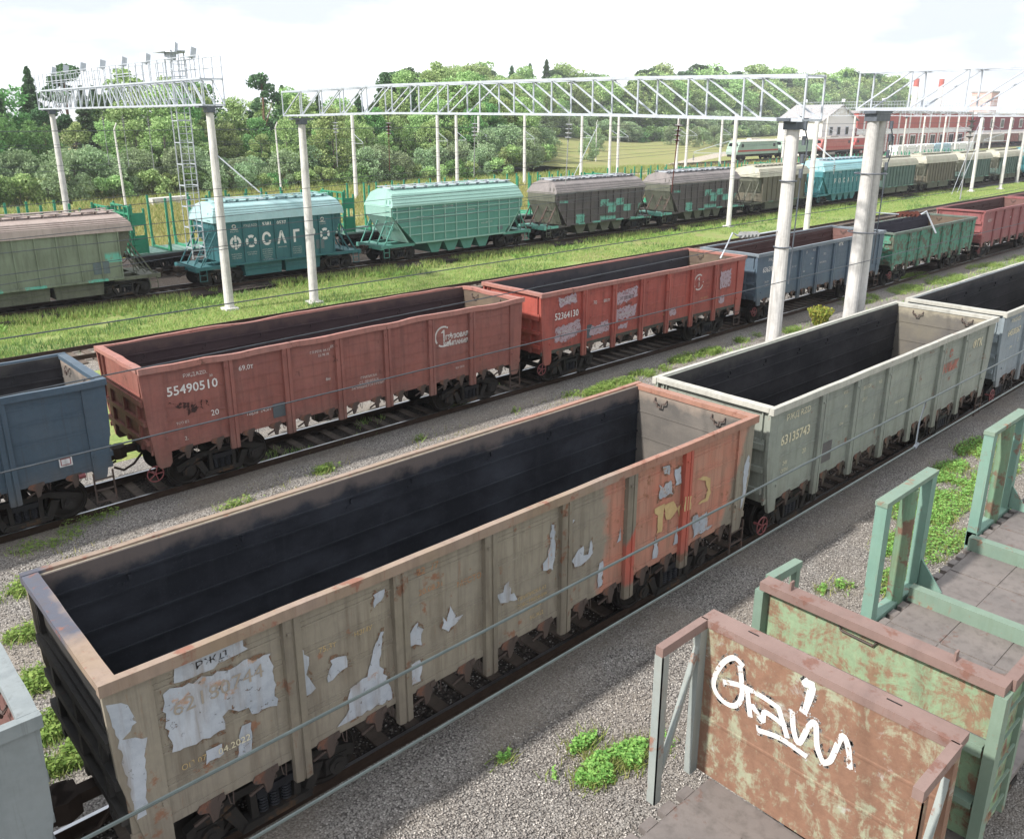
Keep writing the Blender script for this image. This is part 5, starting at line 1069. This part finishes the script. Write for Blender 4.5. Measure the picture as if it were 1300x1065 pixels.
# ---------------- vegetation ----------------
SAT=.92
def quads(name,C,U,V,mat,tri=False):
    "C centres, U,V half-axes (n,3) -> one mesh of loose leaves"
    n=len(C)
    if tri: P=np.stack([C-U,C+U,C+V],1); k=3
    else: P=np.stack([C-U-V*.2,C-V,C+U+V*.2,C+V],1); k=4
    me=bpy.data.meshes.new(name); me.vertices.add(n*k); me.vertices.foreach_set('co',P.reshape(-1).astype(np.float32))
    me.loops.add(n*k); me.loops.foreach_set('vertex_index',np.arange(n*k,dtype=np.int32)); me.polygons.add(n)
    me.polygons.foreach_set('loop_start',np.arange(0,n*k,k,dtype=np.int32)); me.polygons.foreach_set('loop_total',np.full(n,k,dtype=np.int32))
    me.update(calc_edges=True); me.materials.append(mat); return me
def unit(n):
    v=rng.normal(size=(n,3)); return v/np.linalg.norm(v,axis=1,keepdims=True)
def leafaxes(n,s,flat=.0):
    a=unit(n); b=unit(n); v=np.cross(a,b); v/=np.linalg.norm(v,axis=1,keepdims=True)+1e-9
    sz=(s*rng.uniform(.6,1.35,(n,1))); return a*sz,v*sz*.62
def decid(h,cw,nl,mat,ls,low=.22,clumps=26,bark=None,name='crown'):
    C=[];cl=[]
    for i in range(clumps):
        t=rng.uniform(low,1)**.85; r=cw*(math.sin(math.pi*min(1,max(.12,(t-low)/(1.04-low)))**.75))**.6*math.sqrt(rng.uniform(.15,1))
        a=rng.uniform(0,2*math.pi); cl.append((r*math.cos(a),r*math.sin(a),t*h*.93,cw*rng.uniform(.22,.42)))
    for x,y,z,r in cl:
        m=nl//clumps; u=unit(m); rr=r*rng.uniform(.55,1.05,(m,1))**.7; C.append(np.array([x,y,z])+u*rr*np.array([1,1,.8]))
    C=np.concatenate(C); U,V=leafaxes(len(C),ls); cm_=quads(name,C,U,V,mat)
    tb=MB(); tb.tube([(0,0,-.7),(.05,.02,h*.3),(.12*rng.uniform(-1,1),.1,h*.6),(0,0,h*.9)],.02,7)
    tb=MB(); tb.cyl((0,0,-.7),(.1,0,h*.45),h*.014,h*.009,8,cap=False); tb.cyl((.1,0,h*.45),(0,.1,h*.9),h*.009,h*.002,7,cap=False)
    for x,y,z,r in cl[:9]: tb.cyl((.05,0,z*.62),(x*.85,y*.85,z),h*.005,h*.0015,5,cap=False)
    return cm_,tb.mesh('trunk',bark or M_BARK)
def spruce(h,cw,nl,mat,low=.12,top=False):
    t=rng.uniform(0,1,nl)**.8; lay=np.floor(t*h*.9)/(h*.9)*.55+t*.45
    z=(low+(1-low)*t)*h; env=cw*(1-t)**.66*(.78+.22*np.cos(z*2*math.pi/ 1.1)); 
    if top: z=(.5+.5*t)*h; env=cw*np.sin(np.pi*np.clip(t*.9+.12,0,1))**.6
    a=rng.uniform(0,2*math.pi,nl); br=np.round(a/(2*math.pi/9)+z*1.7)*(2*math.pi/9)-z*1.7*(2*math.pi/9); a=br+rng.normal(0,.16,nl)
    r=env*np.sqrt(rng.uniform(.05,1,nl)); C=np.stack([r*np.cos(a),r*np.sin(a),z-r*.22],1)
    U,V=leafaxes(nl,.24); U=np.stack([np.cos(a),np.sin(a),-.35+0*a],1)*.30*rng.uniform(.6,1.2,(nl,1)); return quads('crown',C,U,V*.75,mat),None
def trunkm(h,bark):
    tb=MB(); tb.cyl((0,0,-.7),(0,0,h*.97),h*.013,.02,8,cap=False)
    for k in range(10): a=k*2.4; z=h*(.35+.05*k); tb.cyl((0,0,z),(1.3*math.cos(a),1.3*math.sin(a),z-.2),.04,.01,4,cap=False)
    return tb.mesh('trunk',bark)
PR={}
PR['birch']=[decid(12,3.1,7500,M_LF1,.165,.12,46) for _ in range(5)]
PR['dark']=[decid(11,3.3,7500,M_LF4,.17,.08,46) for _ in range(3)]
PR['willow']=[decid(6.0,2.9,4800,M_LF2,.15,.04,34) for _ in range(3)]
PR['bush']=[decid(3.4,2.3,1900,M_LF1,.17,.03,22) for _ in range(2)]+[decid(3.2,2.2,1900,M_LF4,.17,.03,22)]
PR['spruce']=[(spruce(17,w_,6500,M_LF3)[0],trunkm(17,M_BARKP)) for w_ in (3.1,3.5,2.8)]
PR['pine']=[decid(16,2.5,3800,M_LF3,.22,.42,26,M_BARKP) for _ in range(3)]
TXT={'birch':('deciduous_tree','tree','light green leafy tree'),'dark':('deciduous_tree','tree','darker green leafy tree'),'willow':('willow_bush','bush','silvery green willow thicket bush'),'bush':('bush','bush','low green bush'),'spruce':('spruce_tree','tree','dark pointed spruce'),'pine':('pine_tree','tree','dark tall pine')}
def zone(x,y):
    d=Vector((x,y,-H)); px=650+1071.89*d.dot(rt)/d.dot(fw)
    Z=((60,'at the left edge'),(165,'behind the left gantry truss'),(275,'behind the gantry ladder'),(375,'between the two front gantry posts'),(470,'above the right end of the ФОСАГРО hopper'),(570,'above the left half of the mint hopper'),(665,'above the right half of the mint hopper'),(740,'above the left half of the first dark hopper'),(820,'above the right half of the first dark hopper'),(940,'above the second dark hopper'),(1020,'above the green locomotive'),(1100,'behind the white house'),(9999,'behind the red depot'))
    return [n for k,n in Z if px<k][0],px
def hill(x,y):
    u=min(1,max(0,(y-(120+(x-110)*.75)+25)/50)); return 4.*u*u*(3-2*u) if x>100 else 0.
def plant(kind,x,y,s,sz=None):
    cm_,tm=random.choice(PR[kind]); nm,cat,tx=TXT[kind]; z_,px=zone(x,y)
    if px<-60 or px>1380: return
    tx=('front row ' if ROW<2 else 'second row ' if ROW<4 else 'back row ')+tx
    t=thing(nm,tx+' '+z_,cat,(x,y,-.7+hill(x,y)),random.uniform(0,6.28),tx+' '+z_); k=abs(s); t.scale=(WID*k*random.uniform(.9,1.15),WID*k*random.uniform(.9,1.15),k*(sz or 1))
    obj('crown',cm_,t); obj('trunk',tm,t)
EDGE=[(5,113),(40,114),(75,113),(104,112),(120,122),(140,142),(160,170),(185,200),(230,222),(300,240),(400,262),(520,290),(700,335),(950,400)]
def edge(t):
    d=0
    for (a,b),(c,e) in zip(EDGE,EDGE[1:]):
        l=math.hypot(c-a,e-b)
        if d+l>=t: k=(t-d)/l; return a+(c-a)*k,b+(e-b)*k,math.atan2(e-b,c-a)
        d+=l
    return None
cnt=0; WID=1.0
for ROW,(off,stp,kinds,sc0) in enumerate([(0,3.0,['bush','bush','willow'],.95),(4,3.6,['willow','willow','bush','birch'],1.0),(9,5.0,['birch','dark','willow','birch'],.85),(15,5.6,['birch','birch','dark'],1.15),(22,6.2,['birch','spruce','spruce','birch','birch','pine'],1.28),(30,6.8,['spruce','birch','spruce','pine','birch','dark'],1.38)]):
    t=random.uniform(0,3)
    while True:
        e=edge(t)
        if not e: break
        x,y,a=e; o_=off+random.uniform(-1.4,1.4)
        X_,Y_=x-math.sin(a)*o_,y+math.cos(a)*o_; far=t>150
        k=random.choice(kinds)
        zx=zone(X_,Y_)[1]
        if zx<150 and ROW>=3: k=random.choice(['spruce','pine','spruce','spruce','dark'])
        h=sc0*random.uniform(.85,1.15)
        if k=='spruce': h*=random.uniform(.66,.78)*(.94 if ROW>4 else 1)
        if k=='pine': h*=.76
        if far: h*=1.2+ (t-150)/600
        if 262<zx<340: h*=.78
        if 345<zx<580: h*=.87
        if zx>800: h*=1.22
        WID=1.35 if t>300 else 1.0
        if not(far and ROW==0 and random.random()<.4) and not (t>300 and ROW in (1,2)): plant(k,X_,Y_,h); cnt+=1
        t+=(1.5 if t>300 else 1.0)*stp*.8*(1.0 if not far else 1.1+(t-150)/600)*random.uniform(.75,1.3)
ROW=1; WID=1.0
for a_,b_,z_ in ((852,180,1.2),(866,181,.9),(880,183,1.1),(893,181,1.),(906,180,1.2),(918,183,.9),(838,176,1.),(748,200,.9),(760,190,.8)):
    q=hit(a_,b_,z=.6); plant('willow',q.x,q.y,z_)

# rising ground under the far woods
mb=MB(); nx,ny=60,44; vs=[(100.5+i*8,118+j*8,-.61+(hill(100.5+i*8,118+j*8) or -.4)) for j in range(ny+1) for i in range(nx+1)]
mb.add(vs,[(j*(nx+1)+i,j*(nx+1)+i+1,(j+1)*(nx+1)+i+1,(j+1)*(nx+1)+i) for j in range(ny) for i in range(nx)]); o=mb.build('grass_hill',M_GND,smooth=True); o['kind']='structure'
# grass
def blades(name,n,fx,fy,h,w,mat,zf,lean=.35,keep=None):
    x=fx(n); y=fy(n)
    if keep is not None: m=keep(x,y); x=x[m]; y=y[m]; n=len(x)
    a=rng.uniform(0,2*math.pi,n); hh=h*rng.uniform(.45,1.3,n)
    C=np.stack([x,y,zf(x,y)],1); U=np.stack([np.cos(a),np.sin(a),0*a],1)*w*rng.uniform(.6,1.4,(n,1)); V=np.stack([rng.normal(0,lean,n)*hh,rng.normal(0,lean,n)*hh,hh],1)
    o=obj(name,quads(name,C,U,V,mat,True)); o['kind']='stuff'; return o
def fbm(x,y,s,seed=0):
    r=np.random.default_rng(seed); v=0
    for k in range(5):
        a=r.uniform(0,6.28,3); f=s*1.9**k; v=v+np.sin(x*f*np.cos(a[0])+y*f*np.sin(a[0])+a[1])*np.sin(x*f*np.sin(a[2])-y*f*np.cos(a[2])+a[0])/1.5**k
    return v
flat=lambda z:(lambda x,y:np.full(len(x),z))
nearx=lambda lo,hi,p:(lambda n:lo+(hi-lo)*rng.uniform(0,1,n)**p)
uy=lambda lo,hi:(lambda n:rng.uniform(lo,hi,n))
blades('grass',190000,nearx(6,170,1.7),uy(34.5,46.6),.16,.022,M_GRB,flat(-.44),keep=lambda x,y:fbm(x,y,.35,1)>-.55)
blades('grass',26000,nearx(8,130,1.6),lambda n:46.75-abs(rng.normal(0,.7,n)),.36,.03,M_GRB,flat(-.36),keep=lambda x,y:fbm(x,y,.5,2)>-.5)
blades('weeds',9000,nearx(6,120,1.5),lambda n:45.9-abs(rng.normal(0,.9,n)),.22,.06,M_GRW,flat(-.40),.8,keep=lambda x,y:fbm(x,y,.6,3)>.15)
blades('grass',30000,nearx(6,120,1.5),uy(36,46.5),.26,.028,M_GRW2,flat(-.42),keep=lambda x,y:fbm(x,y,.45,12)>.45)
blades('meadow_grass',120000,nearx(14,200,1.2),uy(63.5,116),.62,.05,M_GRD,flat(-.62),keep=lambda x,y:fbm(x,y,.12,4)>-.7)
blades('meadow_grass',30000,nearx(14,150,1.2),uy(98,115),.9,.07,M_GRB,flat(-.62),keep=lambda x,y:fbm(x,y,.2,5)>-.1)
# weeds & stones on the gravel
def weedpatch(lst,n,s=.05,h=.12,mat=M_GRW,name='weeds',sp=.5):
    C=[]
    for x,y,r,k in lst:
        m=int(n*k); a=rng.uniform(0,6.28,m); rr=r*np.sqrt(rng.uniform(0,1,m)); cl=np.array([x+0*a,y+0*a]).T
        px_=x+rr*np.cos(a)*1.6; py_=y+rr*np.sin(a)*.6; kk=fbm(px_,py_,2.2,int(x*3))>-.15; px_=px_[kk]; py_=py_[kk]; C.append(np.stack([px_,py_,-.22+h*rng.uniform(0,1,len(px_))**1.5],1))
    C=np.concatenate(C); U,V=leafaxes(len(C),s); U[:,2]*=.4; V[:,2]*=.4
    o=obj(name,quads(name,C,U,V,mat)); o['kind']='stuff'
    pts=C[rng.integers(0,len(C),int(len(C)*.5))]
    def fx(n): return pts[:,0]+rng.normal(0,.12,len(pts))
    fy=lambda n: pts[:,1]+rng.normal(0,.1,len(pts)); blades('grass',len(pts),fx,fy,.15*h/.16,.011,M_GRB,flat(-.23),.5); return o
P=lambda a,b:hit(a,b,z=-.2)
wl=[]
for a,b,r,k in ((1180,660,.7,1.3),(1150,700,.7,1.3),(1215,620,.7,1.2),(1130,735,.5,.8),(1095,745,.35,.5),(1075,738,.25,.3),(1255,600,.6,.8),(1225,585,.5,.6),(790,965,.35,.8),(820,950,.3,.7),(740,945,.18,.3),(765,960,.15,.2),(812,905,.08,.1),(700,985,.1,.1),(640,962,.08,.1),(1200,640,.9,1.2),(1290,560,.8,.8),(1160,770,.3,.4),(1040,752,.15,.2),(1270,650,.3,.3),(1240,570,.8,1.2),(1265,575,.8,1.1),(1200,600,.6,.9),(1165,640,.8,1.2),(1190,690,.8,1.0),(1135,690,.5,.7),(1285,590,.6,.8),(1150,745,.5,.8),(780,970,.4,.8),(835,965,.3,.7),(760,975,.3,.5)):
    p=P(a,b); wl.append((p.x,p.y,r,k))
weedpatch(wl,1900,.036,.16)
wl=[]
for a,b,r,k in ((440,592,.3,.5),(530,560,.25,.3),(410,598,.2,.2),(780,490,.7,.9),(810,478,.6,.7),(870,455,.6,.9),(900,448,.5,.8),(840,470,.4,.4),(720,505,.4,.3),(760,497,.5,.6),(660,520,.2,.2),(350,625,.2,.1),(300,640,.3,.1),(1090,382,1.2,1.4),(1150,368,1.2,1.2),(1200,355,1.4,1.2),(1250,340,1.5,1.4),(1290,330,1.4,1.2),(1160,352,1.0,.8),(60,860,.6,.9),(75,920,.6,1.),(50,800,.4,.5),(90,960,.5,.9),(20,760,.4,.3),(40,740,.4,.3),(120,660,.5,.2),(60,690,.5,.25),(1005,420,.5,.3),(950,430,.6,.5)):
    p=P(a,b); wl.append((p.x,p.y,r,k))
weedpatch(wl,2300,.045,.2)
# tall goldenrod-like bush beside the slim post
p=P(1040,412); n=2600; a=rng.uniform(0,6.28,n); r=.65*np.sqrt(rng.uniform(0,1,n)); h_=rng.uniform(0,1,n); C=np.stack([p.x+r*np.cos(a)*(.4+.6*h_),p.y+r*np.sin(a)*(.4+.6*h_),-.25+1.0*h_*(1-.3*r)],1); U,V=leafaxes(n,.045); V[:,2]+=.03
t=thing('wild_shrub','yellow green wild shrub growing in the gravel right of the slender gantry post','shrub',(0,0,0)); obj('foliage',quads('foliage',C,U,V,leafm('shrub_leaves',['#6f9030','#8fa040','#b0a848','#5a8028'])),t)
mb=MB(); 
for k in range(14): q=k*1.7; mb.cyl((p.x,p.y,-.25),(p.x+.45*math.cos(q),p.y+.45*math.sin(q),.6),.012,.005,5)
mb.build('stem',M_BARK,t)
# grass between sleepers of the second track
blades('grass',5200,lambda n:rng.uniform(9,20,n),lambda n:rng.uniform(21.0,23.0,n),.16,.012,M_GRB,flat(-.24),keep=lambda x,y:fbm(x,y,1.2,8)>.3)
blades('grass',5000,lambda n:rng.uniform(4,30,n),lambda n:rng.uniform(15.5,20.2,n),.12,.010,M_GRD,flat(-.24),keep=lambda x,y:fbm(x,y,.9,9)>.45)
blades('grass',16000,lambda n:rng.uniform(28,75,n),lambda n:rng.uniform(13.5,19.5,n),.2,.016,M_GRB,flat(-.24),keep=lambda x,y:fbm(x,y,.5,10)>.35)
# loose stones
def stones(name,n,x0,x1,y0,y1,s0,s1,z=-.225,keep=None,xp=1.4):
    oc=np.array([(1,0,0),(0,1,0),(-1,0,0),(0,-1,0),(0,0,.8),(0,0,-.8)]); F=np.array([(0,1,4),(1,2,4),(2,3,4),(3,0,4),(1,0,5),(2,1,5),(3,2,5),(0,3,5)])
    x=x0+(x1-x0)*rng.uniform(0,1,n)**xp; y=rng.uniform(y0,y1,n)
    if keep is not None: m=keep(x,y); x=x[m];y=y[m];n=len(x)
    s=rng.uniform(s0,s1,n)**1.0; a=rng.uniform(0,6.28,n); b=rng.uniform(-.6,.6,n)
    V=np.repeat(oc[None],n,0)*s[:,None,None]*rng.uniform(.6,1.25,(n,6,1))*np.array([1,.75,.6]); ca,sa=np.cos(a)[:,None],np.sin(a)[:,None]; cb,sb=np.cos(b)[:,None],np.sin(b)[:,None]
    X_=V[...,0]*cb-V[...,2]*sb; Z_=V[...,0]*sb+V[...,2]*cb; Q=np.stack([X_*ca-V[...,1]*sa+x[:,None],X_*sa+V[...,1]*ca+y[:,None],Z_+z+s[:,None]*.3],-1)
    me=bpy.data.meshes.new(name); me.vertices.add(n*6); me.vertices.foreach_set('co',Q.reshape(-1).astype(np.float32)); f=(F[None]+np.arange(n)[:,None,None]*6).reshape(-1)
    me.loops.add(len(f)); me.loops.foreach_set('vertex_index',f.astype(np.int32)); k=len(f)//3; me.polygons.add(k); me.polygons.foreach_set('loop_start',np.arange(0,3*k,3,dtype=np.int32)); me.polygons.foreach_set('loop_total',np.full(k,3,dtype=np.int32)); me.update(calc_edges=True)
    me.materials.append(M_STN); o=obj(name,me); o['kind']='stuff'
g=G('loose_stone'); geo=N(g.nt,'ShaderNodeNewGeometry'); M_STN=g.fin(g.ramp(geo.outputs['Random Per Island'],[(0,hx('#625d5a')),(.5,hx('#8b8580')),(.88,hx('#a49e98')),(1,hx('#c9c3bb'))]),.9,0,.2)
stones('gravel_stones',80000,1,38,5.0,8.9,.012,.028,xp=1.5)
stones('gravel_stones',50000,-2,40,11.3,20.4,.014,.032,xp=1.5)
stones('gravel_stones',9000,1,30,8.9,11.3,.014,.03,z=-.222)
# haze
mb=MB(); mb.box(-80,620,-60,420,-2,32); hz=mb.build('haze',None); hz['kind']='stuff'; hz.data.materials.clear()
hm=bpy.data.materials.new('haze'); hm.use_nodes=True; hm.node_tree.nodes.clear(); ho=N(hm.node_tree,'ShaderNodeOutputMaterial'); hv=N(hm.node_tree,'ShaderNodeVolumePrincipled',i_Density=.0003); hv.inputs['Color'].default_value=(.92,.95,1,1); hv.inputs['Anisotropy'].default_value=.3
hm.node_tree.links.new(hv.outputs[0],ho.inputs['Volume']); hz.data.materials.append(hm)
